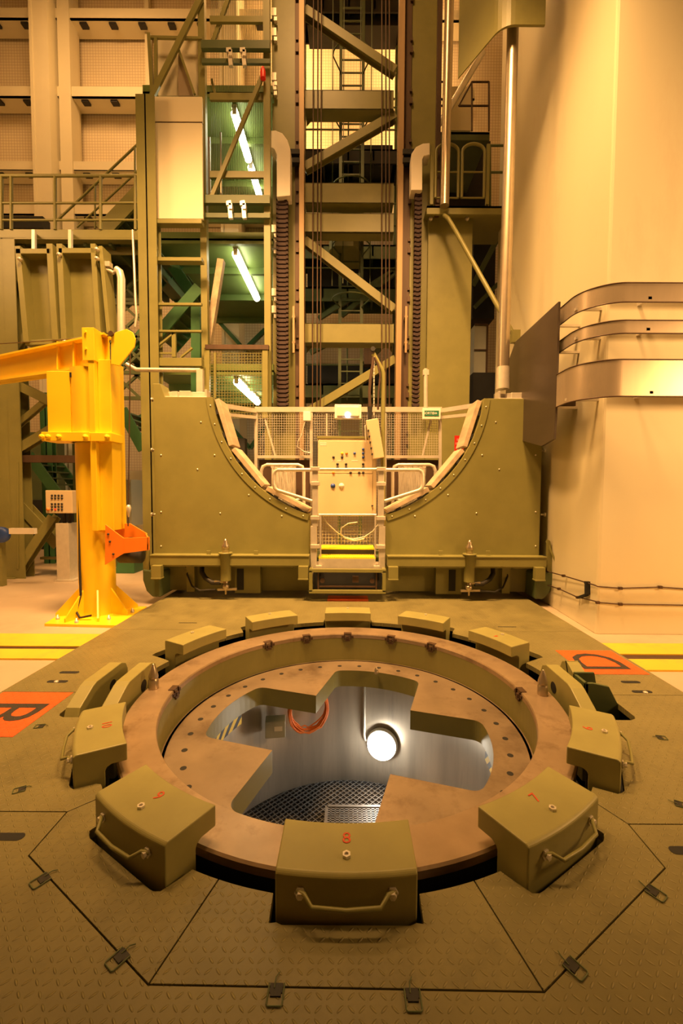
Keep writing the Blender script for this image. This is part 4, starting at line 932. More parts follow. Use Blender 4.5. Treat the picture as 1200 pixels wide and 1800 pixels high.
m.build('side_railing', GREEND, t)
# upper platform
zp = P(800, 232, 9.6).z; t = thing('upper_platform', (P(800, 232, 9.6).x, 10, zp - .2), 'dark platform with a thin railing above the arched gates', 'platform')
a = P(752, 246, 9.6); b = P(860, 246, 9.6); m = MB(); m.bb((a.x, 9.6, a.z), (b.x, 9.66, zp)); m.bb((a.x, 9.6, zp - .05), (b.x, YW + .02, zp)); m.build('deck', GREEND, t)
m = MB()
for py in (144, 186): m.tube([P(754, py, 9.65), P(793, py, 9.65)], .02, 6); m.tube([P(806 if py > 150 else 829, py, 9.65), P(859, py, 9.65)], .02, 6)
m.tube([P(806, 186, 9.65), P(829, 144, 9.65)], .02, 6)
for px in (859, 829): m.tube([P(px, 144, 9.65), P(px, 230, 9.65)], .02, 6)
m.build('railing', BROWN, t)
block(790, 152, 829, 229, 10.3, .5, CREAMD, 'electrical_box', 'cream box standing on the dark platform above the arched gates', 'box')
m = MB(); m.tube([P(762, 232, 9.0), P(790, 190, 9.0), P(848, 92, 9.0)], .06, 10); m.build('diagonal_pipe', STEELW, label='slanting pale pipe between the two vertical pipes at upper right', cat='pipe')
block(752, 248, 862, 345, 11.4, .8, DARK, 'dark_gap_block', 'added dark block behind the arched gates', 'shade block')  # dark blocks added to blacken the gaps, not known parts
block(830, 388, 872, 560, 11.0, .9, DARK, 'dark_gap_block', 'added dark block in the gap between the green box column and the silver pipe', 'shade block')
block(830, 655, 890, 730, 10.0, .9, DARK, 'dark_gap_block', 'low added dark block behind the right shoulder of the carriage', 'shade block')
t = thing('pale_cabinet', (P(846, 655, 10.2).x, 10.3, P(846, 655, 10.2).z), 'pale cabinet with a dark frame behind the gap left of the silver pipe', 'cabinet')
a = P(832, 660, 10.2); b = P(856, 571, 10.2); m = MB(); m.bb((a.x, 10.2, a.z), (b.x, 10.5, b.z)); m.build('cabinet_body', TEAL, t)
m = MB(); m.bar((b.x, 10.19, a.z), (b.x, 10.19, b.z), .04, .03, (0, 1, 0)); m.bar((a.x, 10.19, b.z), (b.x, 10.19, b.z), .04, .03); m.bar((a.x, 10.19, (a.z + b.z) / 2), (b.x, 10.19, (a.z + b.z) / 2), .03, .03); m.build('cabinet_frame', BROWN, t)
m = MB(); m.bar(P(832, 500, 10.6), P(874, 420, 10.6), .12, .12); m.bar(P(832, 400, 10.6), P(845, 385, 10.6), .3, .1); m.bar(P(834, 540, 10.6), P(874, 500, 10.6), .09, .09); m.build('dark_brace', GREEND, label='dark slanting braces in the gap left of the silver pipe', cat='brace')
m = MB(); m.tube([P(780, 378, 8.35), P(788, 385, 8.3), P(800, 405, 8.2), P(902, 588, 7.3), P(908, 605, 7.3)], .04, 10); m.box(P(905, 592, 7.3), (.14, .1, .2)); m.build('diagonal_strut', GREEN, label='long green tubular strut slanting down in front of the green box column', cat='strut')
# pipes
pq = P(781, 362, 8.25); m = MB(); m.tube([(pq.x, 8.25, pq.z), (pq.x + .05, 8.25, 12.8)], .085, 16); m.build('thin_steel_pipe', STEEL, label='thinner vertical polished steel pipe just right of the mast', cat='pipe')
m = MB(); m.bb((P(767, 200, 8.5).x, 8.5, pq.z), (P(775, 200, 8.5).x, 8.6, 12.8)); m.build('dark_guide_strip', BROWN, label='dark vertical strip behind the thinner steel pipe', cat='guide')
pa = P(883, 684, YF + .14); t = thing('polished_pipe', pa, 'thick vertical polished steel pipe rising from the right corner of the carriage', 'pipe')
ztp = P(889, 60, YF + .14).z; m = MB(); m.tube([pa, (pa.x + .03, YF + .14, ztp + .5)], .082, 20); m.build('pipe_body', STEEL, t)
m = MB(); m.tube([pa, pa + Vector((0, 0, .32))], .094, 20); m.build('pipe_sleeve', STEELW, t)
# green hood above the pipe
m = MB(); Y0 = 6.2; zb = P(930, 43, Y0).z; x0 = P(958, 43, Y0).x; x1 = P(905, 43, Y0).x; rc = .28
pl_ = [(x0, Y0), (x1, Y0)] + [(x1 - rc * math.sin(u), Y0 + rc - rc * math.cos(u)) for u in [R(12 * i) for i in range(1, 6)]]
e = pl_[-1]; pl_.append((e[0] - .34, e[1] + .62)); th = .03
inn = [(x + .0, y + .035) for x, y in reversed(pl_)]
m.prism([(x, y, zb) for x, y in pl_ + inn], (0, 0, 2.2)); m.build('curved_hood', GREEN, label='curved green sheet hood over the top of the polished pipe', cat='hood')
# galvanised bands round the pillar
for i, (y0, y1, off, lab) in enumerate([(497, 531, .18, 'uppermost galvanised metal band wrapped round the pillar'), (563, 586, .17, 'narrow middle galvanised metal band wrapped round the pillar'), (632, 697, .26, 'wide lowest galvanised metal band wrapped round the pillar')]):
    yf = YPL - off; zt_ = P(1150, y0, yf).z; zb_ = P(1150, y1, yf).z; xl = XPL - off - .12; rr = .42
    path = [(9, yf), (xl + rr, yf)] + [(xl + rr - rr * math.sin(u), yf + rr - rr * math.cos(u)) for u in [R(2.5 * k) for k in range(1, 37)]] + [(xl, 5.9)]
    m = MB(); n = len(path); vs = []; fs = []
    for x, y in path: vs += [(x, y, zb_), (x, y, zt_)]
    for k in range(n - 1): fs.append((2 * k, 2 * k + 1, 2 * k + 3, 2 * k + 2))
    m.add(vs, fs); 
    t = thing('cable_duct_band', (3.4, yf, zb_), lab, 'metal band', 'galvanised bands round the pillar'); o = m.build('band_sheet', GALV, t, fixn=False)
    so = o.modifiers.new('th', 'SOLIDIFY'); so.thickness = .012
    m = MB(); 
    for z in (zt_, zb_): m.tube([(x, y, z) for x, y in path], .008, 4)
    m.build('band_lip', BROWN, t)
    m = MB()
    for x in (3.3, 3.9, 5.0): m.bb((x - .02, yf, zb_ + .03), (x + .02, YPL + .01, zb_ + .06))
    for y in (5.1, 5.6): m.bb((xl, y - .02, zb_ + .03), (XPL + .02, y + .02, zb_ + .06))
    m.build('band_bracket', STEELW, t)
# dark rolled plate beside the bands
a = PXP(981, 530, 2.55); b = PXP(905, 602, 2.55); m = MB(); zb_ = PXP(978, 778, 2.55).z
m.prism([(2.55, a.y, a.z), (2.55, b.y, a.z - .02), (2.55, b.y + .35, a.z - .3), (2.55, b.y + .35, zb_ + .3), (2.55, a.y + .35, zb_), (2.55, a.y + .02, zb_ + .05), (2.55, a.y, zb_ + .3)], (.03, 0, 0))
t = thing('dark_plate', (2.56, 6, zb_), 'large dark steel plate standing on edge where the pillar bands end', 'plate'); m.build('plate_body', DPLATE, t, bevel=.004)
m = MB(); m.bb((2.58, a.y + .3, a.z - 1.2), (XPL + .02, a.y + .36, a.z - 1.1)); m.bb((2.58, a.y + .9, a.z - .6), (XPL + .02, a.y + .96, a.z - .5)); m.build('plate_bracket', BROWN, t)
# thin cables on the pillar foot
def pw(px, py): return P(px, py, YPL - .02) if px >= 1047 else PXP(px, py, XPL - .02 + .0)
for i, (pts, lab) in enumerate([([(960, 1004), (990, 1012), (1030, 1024), (1046, 1029), (1050, 1031), (1090, 1034), (1160, 1032), (1215, 1036)], 'upper thin cable clipped along the pillar foot'), ([(960, 1028), (982, 1035), (1015, 1050), (1030, 1053), (1046, 1057), (1050, 1059), (1090, 1062), (1160, 1063), (1215, 1064)], 'lower thin cable clipped along the pillar foot')]):
    t = thing('wall_cable', pw(1046, pts[3][1]), lab, 'cable', 'thin cables on the pillar foot'); m = MB(); m.tube([pw(*p) for p in pts], .008, 6); m.build('cable_run', BROWN, t)
    m = MB()
    for p in (pts[1], pts[2], pts[5], pts[6]): m.box(pw(*p), (.04, .03, .03))
    m.build('cable_clips', BROWN, t)
m = MB(); a = pw(1032, 1022); b = pw(1032, 1045); m.bar(a, b, .04, .05, (1, 0, 0)); m.bar(b, pw(1018, 1050), .03, .03); m.build('cable_tensioner', DARK, label='small black tensioner between the two thin cables on the pillar', cat='fitting')
# ================================================================ LEFT STEEL STRUCTURE
YT = 7.95
T = lambda x, y, d=0: P(x, y, YT + d)
fr = thing('steel_tower_frame', (T(130, 1000).x, YT, -.08), 'green steel frame of posts and braces at the left behind the yellow crane', 'steel frame')
ztop_ = T(100, 418).z
def post(px0, px1, y0, y1, Y=YT, par=fr, nm='post', mt=GREEN, base=None):
    a = P(px0, y1, Y); b = P(px1, y0, Y); z0 = -.08 if base is None else base; w = b.x - a.x; m = MB()
    m.bb((a.x, Y, z0), (b.x, Y + .02, b.z)); m.bb((a.x, Y + w * .5, z0), (b.x, Y + w * .5 + .02, b.z)); m.bb(((a.x + b.x) / 2 - .012, Y, z0), ((a.x + b.x) / 2 + .012, Y + w * .5, b.z)); return m.build(nm, mt, par)
post(2, 25, 418, 1020); post(253, 271, 165, 1000, 7.75)
m = MB(); m.bb((T(2, 1020).x - .06, YT - .05, -.08), (T(27, 1020).x + .02, YT + .35, -.055)); m.build('base_plate', GREEN, fr)
m = MB(); a = T(-40, 418); b = T(256, 404); m.bb((a.x, YT, a.z), (b.x, YT + .03, b.z)); m.bb((a.x, YT, a.z - .02), (b.x, YT + .15, a.z + .02)); a = T(14, 433); m.bb((a.x, YT + .25, a.z), (b.x, YT + .28, T(14, 419).z)); m.build('top_beam', GREEN, fr, bevel=.004)
def br(a, b, w=.16, h=.14, Y=YT + .1, nm='brace', mt=GREEN, par=fr):
    m = MB(); m.ibeam(P(*a, Y), P(*b, Y), w, h, .018, (0, 1, 0)); return m.build(nm, mt, par)
br((16, 438), (46, 505), .14, .14); br((22, 672), (110, 716)); br((28, 750), (80, 706), .1, .1); br((28, 794), (104, 748)); br((28, 875), (106, 958), .2, .2, YT + .3); br((96, 908), (32, 1006), .16, .16); br((46, 590), (24, 625), .1, .1); br((26, 610), (45, 570), .12, .1, YT + .5)
m = MB(); a = T(22, 812); b = T(140, 800); m.bb((a.x, YT + .05, a.z), (b.x, YT + .2, b.z)); m.build('middle_beam', BROWN, fr)
m = MB(); a = T(50, 988); b = T(132, 984); m.bb((a.x, YT + .3, a.z), (b.x, YT + .4, b.z)); a = T(32, 812); m.bar((a.x, YT, a.z), T(32, 1000), .03, .03); m.build('lower_rail', GREEN, fr)
# second row of posts far behind
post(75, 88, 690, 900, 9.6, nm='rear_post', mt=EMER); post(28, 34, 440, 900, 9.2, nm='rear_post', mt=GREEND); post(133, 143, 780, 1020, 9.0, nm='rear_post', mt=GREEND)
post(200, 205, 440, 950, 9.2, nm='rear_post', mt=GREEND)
# deck above with railing
zd = T(100, 404).z; t = thing('access_platform', (-6, 9, zd), 'green access platform with a three bar railing at upper left', 'platform')
m = MB(); m.bb((T(-60, 404).x, YT + .02, zd - .03), (T(253, 404).x, 10.6, zd)); 
for k in range(7): x = T(-40 + 45 * k, 404).x; m.bb((x, YT + .1, zd - .22), (x + .05, 10.6, zd - .03))
m.build('deck', GREEND, t)
m = MB()
for y, r in ((309, .028), (357, .02), (387, .02)): m.tube([T(-60, y), T(253, y)], r, 8)
for x in (3, 20, 97, 177, 238): m.tube([T(x, 404), T(x, 309)], .028, 8)
m.build('railing', GREEN, t)
# stairs up to the right behind the railing
t = thing('upper_stair', (T(205, 400).x, 9, zd), 'green stair with slanting handrails rising behind the railing at upper left', 'stairs')
m = MB(); m.bar(P(180, 408, 8.6), P(256, 328, 8.6), .06, .3); m.bar(P(180, 408, 9.4), P(256, 338, 9.4), .06, .3); m.build('stringer_pair', GREEN, t)
m = MB()
for k in range(10): f = k / 10; a = P(180, 408, 8.6).lerp(P(256, 328, 8.6), f); m.bb((a.x - .12, 8.6, a.z + .02), (a.x + .12, 9.4, a.z + .05))
m.build('treads', GREEND, t)
m = MB(); m.tube([P(100, 388, 8.6), P(178, 314, 8.6), P(256, 240, 8.6)], .022, 6); m.tube([P(135, 400, 8.6), P(256, 288, 8.6)], .018, 6)
for x, y0, y1 in ((167, 327, 402), (237, 258, 340)): m.tube([P(x, y0, 8.6), P(x, y1, 8.6)], .02, 6)
m.build('handrail', GREEN, t)
# white/cream panel tower
YPn = 7.9
t = thing('panel_cladding', (P(307, 385, YPn).x, YPn, P(307, 385, YPn).z), 'tall cream sheet cladding on the green tower above the stairs', 'cladding')
for y0, y1 in ((170, 213), (216, 384)): a = P(259, y1, YPn); b = P(355, y0, YPn); m = MB(); m.bb((a.x, YPn, a.z), (b.x, YPn + .05, b.z)); m.build('cladding_sheet', CREAM, t, bevel=.004)
a = P(259, 216, YPn); b = P(355, 213, YPn); m = MB(); m.bb((a.x, YPn + .01, a.z), (b.x, YPn + .04, b.z)); m.build('joint_strip', BROWN, t)
m = MB(); a = P(278, 168, 8.3); b = P(354, 70, 8.3); m.bb((a.x, 8.3, a.z), (b.x, 8.35, b.z)); m.build('wall_panel', CREAM, label='paler square panel above the cream cladding', cat='panel')
m = MB(); m.prism([P(313, 86, 8.2), P(340, 168, 8.2), P(313, 168, 8.2)], (0, .03, 0)); m.build('gusset_sheet', GALV, label='dark triangular sheet above the cream cladding', cat='sheet')
m = MB(); m.bar(P(268, 168, 8.1), P(354, -6, 8.1), .10, .05, (0, 1, 0)); m.build('diagonal_post', GREEN, label='thick green diagonal brace at the top left of the lift shaft', cat='brace')
m = MB(); m.bar(P(313, 84, 8.15), P(342, 166, 8.15), .04, .04, (0, 1, 0)); m.bar(P(262, 60, 8.15), P(268, 168, 8.15), .06, .06, (0, 1, 0)); m.bar(P(274, 66, 8.15), P(274, 168, 8.15), .05, .05, (0, 1, 0)); m.bar(P(262, 66, 8.15), P(355, 68, 8.15), .04, .04); m.build('light_frame', GREEN, label='thin green frame bars above the cream cladding', cat='frame')
# frame bays below the cladding
t = thing('stair_tower_frame', (P(310, 600, 7.75).x, 7.75, 0), 'green post and beam bays below the cream cladding', 'steel frame')
def hb(px0, px1, y0, y1, Y=7.8, mt=GREEN, par=t, nm='beam', d=.15):
    a = P(px0, y1, Y); b = P(px1, y0, Y); m = MB(); m.bb((a.x, Y, a.z), (b.x, Y + d, b.z)); return m.build(nm, mt, par, bevel=.003)
hb(271, 354, 385, 392); hb(273, 354, 452, 458); hb(273, 354, 532, 536, d=.06); hb(273, 354, 580, 583, d=.06); hb(271, 354, 629, 643)
m = MB(); m.bar(P(265, 395, 7.9), P(280, 455, 7.9), .05, .1, (0, 1, 0)); m.build('corner_brace', GREEN, t)
m = MB(); m.bar(P(306, 583, 7.85), P(306, 628, 7.85), .07, .05, (0, 1, 0)); m.bar(P(273, 612, 7.85), P(306, 586, 7.85), .05, .03); m.bar(P(318, 628, 7.85), P(338, 612, 7.85), .05, .03); m.bar(P(273, 621, 7.85), P(306, 621, 7.85), .03, .03); m.build('bay_railing', GREEN, t)
m = MB(); m.bar(P(345, 540, 8.6), P(345, 966, 8.6), .18, .1, (0, 1, 0)); m.build('emerald_post', EMER, label='emerald green post inside the stair tower', cat='post')
# stair flights in the bays
def flight(a, b, Y0, Y1, lab, n=8, mt=EMER, w=.22):
    t = thing('stair_flight', (P(*a, Y0) + P(*b, Y0)) / 2, lab, 'stairs', 'emerald stair flights of the left tower'); p0, p1 = P(*a, Y0), P(*b, Y0)
    for Y in (Y0, Y1): m = MB(); o = Vector((0, Y - Y0, 0)); m.bar(p0 + o, p1 + o, .04, w, (0, 0, 1)); m.build('stringer', mt, t)
    for k in range(n):
        q = p0.lerp(p1, (k + .5) / n); m = MB(); m.bb((q.x - .12, Y0, q.z - .015), (q.x + .12, Y1, q.z + .015)); m.build('tread', GREEND, t)
    return t
flight((278, 500), (352, 430), 9.6, 10.5, 'emerald stair flight directly under the cream cladding'); flight((275, 590), (350, 505), 8.6, 9.4, 'emerald stair flight rising in the middle bay', 7)
flight((214, 720), (252, 790), 8.8, 9.5, 'emerald stair flight right of the yellow crane', 6); flight((50, 800), (110, 880), 9.3, 10.1, 'emerald stair flight at the far left behind the control pedestal', 7)
flight((206, 640), (252, 585), 9.0, 9.7, 'emerald stair flight above the yellow crane head', 5); flight((275, 425), (352, 540), 9.2, 9.5, 'emerald descending flight crossing the upper bay', 9)
# diamond lattice behind the hinged door
t = thing('lattice_panel', (P(228, 560, 8.9).x, 8.9, P(228, 600, 8.9).z), 'green lattice of crossing bars behind the yellow crane head', 'lattice')
m = MB()
for k in range(6):
    y = 480 + k * 34
    m.bar(P(192, y, 8.9), P(252, y + 55, 8.9), .05, .05); m.bar(P(192, y + 55, 8.9), P(252, y, 8.9), .05, .05)
m.build('lattice_bars', GREEND, t)
m = MB(); 
for y in (528, 533, 655, 700): m.bar(P(190, y, 8.85), P(253, y, 8.85), .05, .07)
m.build('lattice_rails', GREEND, t)
m = MB(); m.bb((P(190, 440, 9.1).x, 9.1, P(190, 520, 9.1).z - 0), (P(253, 440, 9.1).x, 9.2, P(190, 436, 9.1).z)); m.build('soffit_beam', GREEND, label='deep dark green beam under the platform right of the hanging door', cat='beam')
# big hanging green door with two recessed bays
YD = 7.3; D = lambda x, y, d=0: P(x, y, YD + d)
t = thing('hanging_door', D(120, 605), 'large green ribbed steel door with two recessed bays hanging above the yellow crane', 'door')
m = MB(); m.prism([D(46, 455), D(176, 450), D(196, 590), D(52, 608)], (0, .12, 0)); m.build('door_sheet', GREEND if False else GREEN, t)
m = MB(); m.bar(D(124, 405, -.0), D(124, 450, -.0), .05, .05, (0, 1, 0)); m.bar(D(60, 405, .0), D(60, 450, .0), .05, .05, (0, 1, 0)); m.bar(D(60, 412, .0), D(60, 412, .8), .05, .05); m.bar(D(124, 412, .0), D(124, 412, .8), .05, .05); m.build('hanger', STEELW, t)
def stile(pa, pb, w): m = MB(); m.bar(D(*pa, -.06), D(*pb, -.06), w, .26, (0, 1, 0)); return m.build('stile', GREEN, t, bevel=.004)
stile((41, 440), (56, 606), .09); stile((96, 436), (106, 602), .1); stile((113, 436), (121, 602), .09); stile((171, 436), (181, 598), .08); stile((184, 440), (198, 590), .06)
m = MB(); m.bar(D(38, 449, -.06), D(98, 449, -.06), .26, .08); m.bar(D(112, 448, -.06), D(176, 448, -.06), .26, .08); m.bar(D(52, 606, -.06), D(122, 603, -.06), .2, .08); m.bar(D(122, 603, -.06), D(190, 592, -.06), .2, .06); m.build('rail', GREEN, t, bevel=.004)
m = MB()
for x, y in ((37, 457), (106, 449), (172, 440), (172, 456), (116, 601)): p = D(x, y, -.2); m.lathe((p.x, p.y, p.z), [(.03, 0), (.03, -.05), (0, -.06)], 8, 'y')
m.bar(D(124, 412, -.1), D(124, 442, -.1), .05, .05, (0, 1, 0)); m.build('bolts', STEELW, t)
m = MB(); m.tube([D(180, 470, -.1), D(200, 480, -.1)], .03, 8); m.tube([D(178, 458, -.1), D(192, 466, -.1)], .03, 8); m.box(D(190, 466, -.1), (.1, .1, .08)); m.build('hinge_arm', STEELW, t)
m = MB(); m.tube([D(213, 600, -.05), D(213, 490, -.05), D(210, 478, -.05), D(204, 474, -.05)], .062, 14); m.build('silver_tube', STEELW, label='short upright silver tube above the yellow crane head', cat='pipe')
m = MB(); m.tube([P(233, 405, 7.9), P(236, 470, 7.8), P(238, 530, 7.7), P(240, 555, 7.7), P(237, 575, 7.7)], .022, 8); m.build('hanging_hose', STEELW, label='pale hose hanging down from the platform beside the green post', cat='hose')
# horizontal grey pipe bracket to the carriage
m = MB(); m.tube([P(222, 640, 7.0), P(240, 650, 7.0), P(352, 651, 6.9)], .035, 8); m.bar(P(352, 650, 6.9), P(352, 700, 6.9), .1, .08, (0, 1, 0)); m.build('bent_bracket', STEELW, label='pale horizontal pipe with an upright end above the left corner of the carriage', cat='bracket')
# ================================================================ LIFT SHAFT
YS = 8.15; S_ = lambda x, y, d=0: P(x, y, YS + d)
t = thing('lift_shaft', (S_(418, 700).x, YS, .4), 'green meshed lift shaft frame between the cream cladding and the mast', 'lift shaft')
for a, b in ((355, 366), (465, 476)):
    m = MB(); m.bb((S_(a, 700).x, YS, .4), (S_(b, 700).x, YS + .12, 14)); m.build('shaft_post', GREEN, t)
for y0, y1 in ((30, 40), (165, 177), (302, 313)):
    a = S_(369, y1, .05); b = S_(465, y0, .05); m = MB(); m.bb((a.x, YS + .03, a.z), (b.x, YS + .08, b.z)); m.build('shaft_beam', GREEN, t)
for yc in (92, 360):
    m = MB(); m.bb((S_(357, yc).x, YS - .12, S_(357, yc + 4).z), (S_(476, yc).x, YS - .04, S_(357, yc - 10).z)); m.bb((S_(357, yc).x, YS - .1, S_(357, yc + 28).z), (S_(476, yc).x, YS - .05, S_(357, yc + 20).z)); m.build('buffer_bar', GREEND, t)
    m = MB()
    for x in (403, 427): m.bar(S_(x, yc - 6, -.15), S_(x + 3, yc + 25, -.15), .07, .06, (0, 1, 0)); m.box(S_(x, yc, -.15), (.09, .1, .07)); m.box(S_(x + 3, yc + 5, -.15), (.06, .1, .1))
    m.build('buffer_bracket', STEELW, t)
m = MB(); m.bar(S_(461, 134, -.02), S_(372, 346, -.02), .07, .05, (0, 1, 0)); m.bar(S_(402, -4, .1), S_(373, 78, .1), .07, .05, (0, 1, 0)); m.bar(S_(372, 140, .1), S_(378, 165, .1), .04, .04, (0, 1, 0)); m.build('shaft_diagonal', GREEN, t)
m = MB(); m.grid(S_(371, 345, .1), S_(464, 345, .1), S_(464, 0, .1), S_(371, 0, .1), 30, 1, .006); m.build('shaft_mesh', GREEND, t)
m = MB(); p = S_(462, 126, -.1); m.lathe((p.x, p.y, p.z), [(.05, -.12), (.05, .0), (.02, .08), (0, .1)], 10); m.build('red_lamp', REDS, t, label='small red beacon')
t2 = thing('shaft_door', (S_(418, 690).x, YS - .1, 2.9), 'dark topped wire mesh shaft gate above the left cradle edge', 'gate')
m = MB(); m.bb((S_(358, 0).x, YS - .14, S_(0, 616).z), (S_(472, 0).x, YS - .05, S_(0, 608).z)); m.build('gate_head', BROWN, t2)
m = MB(); m.grid(S_(360, 735, -.1), S_(470, 735, -.1), S_(470, 616, -.1), S_(360, 616, -.1), 22, 24, .008); m.build('gate_mesh', GREEN, t2)
m = MB(); m.bar(S_(364, 612, -.1), S_(364, 735, -.1), .1, .05, (0, 1, 0)); m.bar(S_(466, 612, -.1), S_(466, 735, -.1), .1, .05, (0, 1, 0)); m.bar(S_(378, 620, -.12), S_(378, 700, -.12), .03, .03, (0, 1, 0)); m.build('gate_stile', GREEN, t2)
m = MB(); m.bar(S_(389, 458, .3), S_(366, 605, .3), .12, .14, (0, 1, 0)); m.build('pale_strut', WOOD, label='rough pale strut leaning inside the lift shaft', cat='strut')
# landings with fluorescent tubes
for i, (z, lab) in enumerate([(3.95, 'lowest green landing inside the lift shaft, lit by a tube'), (6.48, 'middle green landing inside the lift shaft, lit by a tube'), (9.22, 'upper green landing inside the lift shaft, lit by two tubes')]):
    t = thing('shaft_landing', (-2.5, 10.2, z), lab, 'landing', 'green landings in the lift shaft'); m = MB(); m.bb((-4.0, 8.6, z), (-1.5, 12.4, z + .04)); m.bb((-4.0, 8.6, z - .06), (-1.5, 8.68, z + .16)); 
    for y in (9.6, 10.9, 12.3): m.bb((-4.0, y, z - .14), (-1.5, y + .08, z))
    m.build('soffit', LAND, t)
def tube(x, y0, y1, z, lab):
    t = thing('fluorescent_lamp', (x, (y0 + y1) / 2, z), lab, 'fluorescent lamp', 'lit fluorescent lamps in the lift shaft'); m = MB(); m.bb((x - .05, y0, z + .085), (x + .05, y1, z + .14)); m.build('lamp_housing', WHITEP, t)
    m = MB(); m.tube([(x, y0 + .04, z), (x, y1 - .04, z)], .078, 14); m.build('lamp_tube', TUBE, t)
    m = MB()
    for y in (y0, y1 - .05): m.bb((x - .04, y, z - .04), (x + .04, y + .05, z + .1))
    m.build('end_cap', WHITEP, t)
tube(-2.28, 8.75, 10.8, 3.80, 'lowest lit fluorescent lamp in the lift shaft, seen through the gate mesh'); tube(-2.28, 8.75, 10.8, 6.33, 'middle lit fluorescent lamp in the lift shaft'); tube(-2.28, 8.75, 10.0, 9.02, 'uppermost long lit fluorescent lamp in the lift shaft'); tube(-2.28, 10.15, 11.3, 9.02, 'short lit fluorescent lamp just below the uppermost one in the lift shaft')
for la, q in (('upper', ((384, 565), (430, 615), (466, 580))), ('lower', ((392, 735), (440, 788), (470, 745)))):
    m = MB()
    for e, f in ((q[0], q[1]), (q[2], q[1])): m.bar(P(*e, 12.5), P(*f, 12.5), .14, .1)
    m.build('cross_bracing', EMER, label=la + ' pair of emerald crossed braces deep inside the lift shaft', cat='brace', group='emerald braces in the lift shaft')
block(418, 552, 466, 612, 13.3, .3, MESHW, 'meshed_door', 'pale meshed door deep inside the lift shaft', 'door')
block(404, 770, 430, 800, 8.3, .2, BLACK, 'dark_box', 'small black box with pale corners seen through the left cradle opening', 'box')
t = thing('vertical_lamp', P(402, 260, 9.5), 'slim vertical reflecting strips at the left edge of the lift shaft', 'strip')
m = MB(); m.bb((P(365, 250, 8.5).x, 8.5, P(365, 345, 8.5).z), (P(369, 250, 8.5).x, 8.53, P(365, 240, 8.5).z)); m.build('strip', STEEL, t); m = MB(); m.bb((P(386, 250, 8.5).x, 8.5, P(386, 345, 8.5).z), (P(389, 250, 8.5).x, 8.53, P(386, 232, 8.5).z)); m.build('strip', STEEL, t)
# ================================================================ YELLOW JIB CRANE
YC_ = 5.55; K = lambda x, y, d=0: P(x, y, YC_ + d)
gb = G(173, 1086, -.06); cxk, cyk = gb.x * (gb.y + .2) / gb.y, gb.y + .2
jc = thing('jib_crane', (cxk, cyk, -.08), 'yellow floor mounted jib crane at the left', 'jib crane')
zk = lambda y: P(173, y, cyk).z; xk = lambda x: P(x, 800, cyk).x; px2m = cyk / FPX
m = MB(); rp = (202 - 144) / 2 * px2m
a = G(78, 1101, -.08); b = G(205, 1104, -.08); c = G(258, 1070, -.08); d = G(130, 1068, -.08)
m.prism([a, b, c, d], (0, 0, .035)); m.build('base_plate', YEL, jc, bevel=.004)
m = MB(); m.lathe((cxk, cyk, 0), [(rp, -.045), (rp, zk(652))], 40); m.build('column_tube', YEL, jc)
for ga in (205, 252, 300, 345, 30, 75, 120, 165):
    u = Vector((math.cos(R(ga)), math.sin(R(ga)), 0)); m = MB(); n = Vector((-u.y, u.x, 0)) * .01; c0_ = Vector((cxk, cyk, 0))
    q = [c0_ + u * rp + Vector((0, 0, -.045)), c0_ + u * (rp + .26) + Vector((0, 0, -.045)), c0_ + u * (rp + .26) + Vector((0, 0, .0)), c0_ + u * rp + Vector((0, 0, .30))]
    m.prism([v - n for v in q], n * 2); m.build('base_gusset', YEL, jc)
m = MB()
for k in range(8): u = Vector((math.cos(k * math.pi / 4), math.sin(k * math.pi / 4), 0)) * (rp + .24); m.lathe((cxk + u.x, cyk + u.y, -.045), [(.025, 0), (.025, .03), (.012, .03), (.012, .06), (0, .06)], 6)
m.build('anchor_bolts', STEELW, jc)
# slewing housing
hx0, hx1 = xk(104), xk(212)
m = MB(); m.bb((hx0, cyk - .2, zk(768)), (xk(143), cyk + .15, zk(660))); m.build('housing_left', YEL, jc, bevel=.006)
m = MB(); m.bb((xk(180), cyk - .27, zk(930)), (xk(190), cyk + .1, zk(598))); m.bb((xk(190), cyk - .2, zk(930)), (hx1, cyk + .12, zk(640))); m.build('winch_post', YEL, jc, bevel=.006)
m = MB(); m.lathe((cxk, cyk, 0), [(rp + .035, zk(780)), (rp + .035, zk(653))], 40); m.build('slew_sleeve', YEL, jc)
m = MB(); m.bb((xk(102), cyk - .3, zk(780)), (xk(182), cyk - .0, zk(765))); m.bb((xk(184), cyk - .3, zk(780)), (xk(218), cyk, zk(766)))
for x in (104, 114, 132, 176, 212): m.lathe((xk(x), cyk - .3, zk(773)), [(.03, .03), (.03, -.03), (0, -.04)], 8, 'y')
m.build('clamp_ring', YEL, jc, bevel=.004)
m = MB(); p = P(127, 659, cyk - .2); m.box((p.x, cyk - .2, p.z), (.06, .02, .06)); m.build('inspection_hole', DARK, jc)
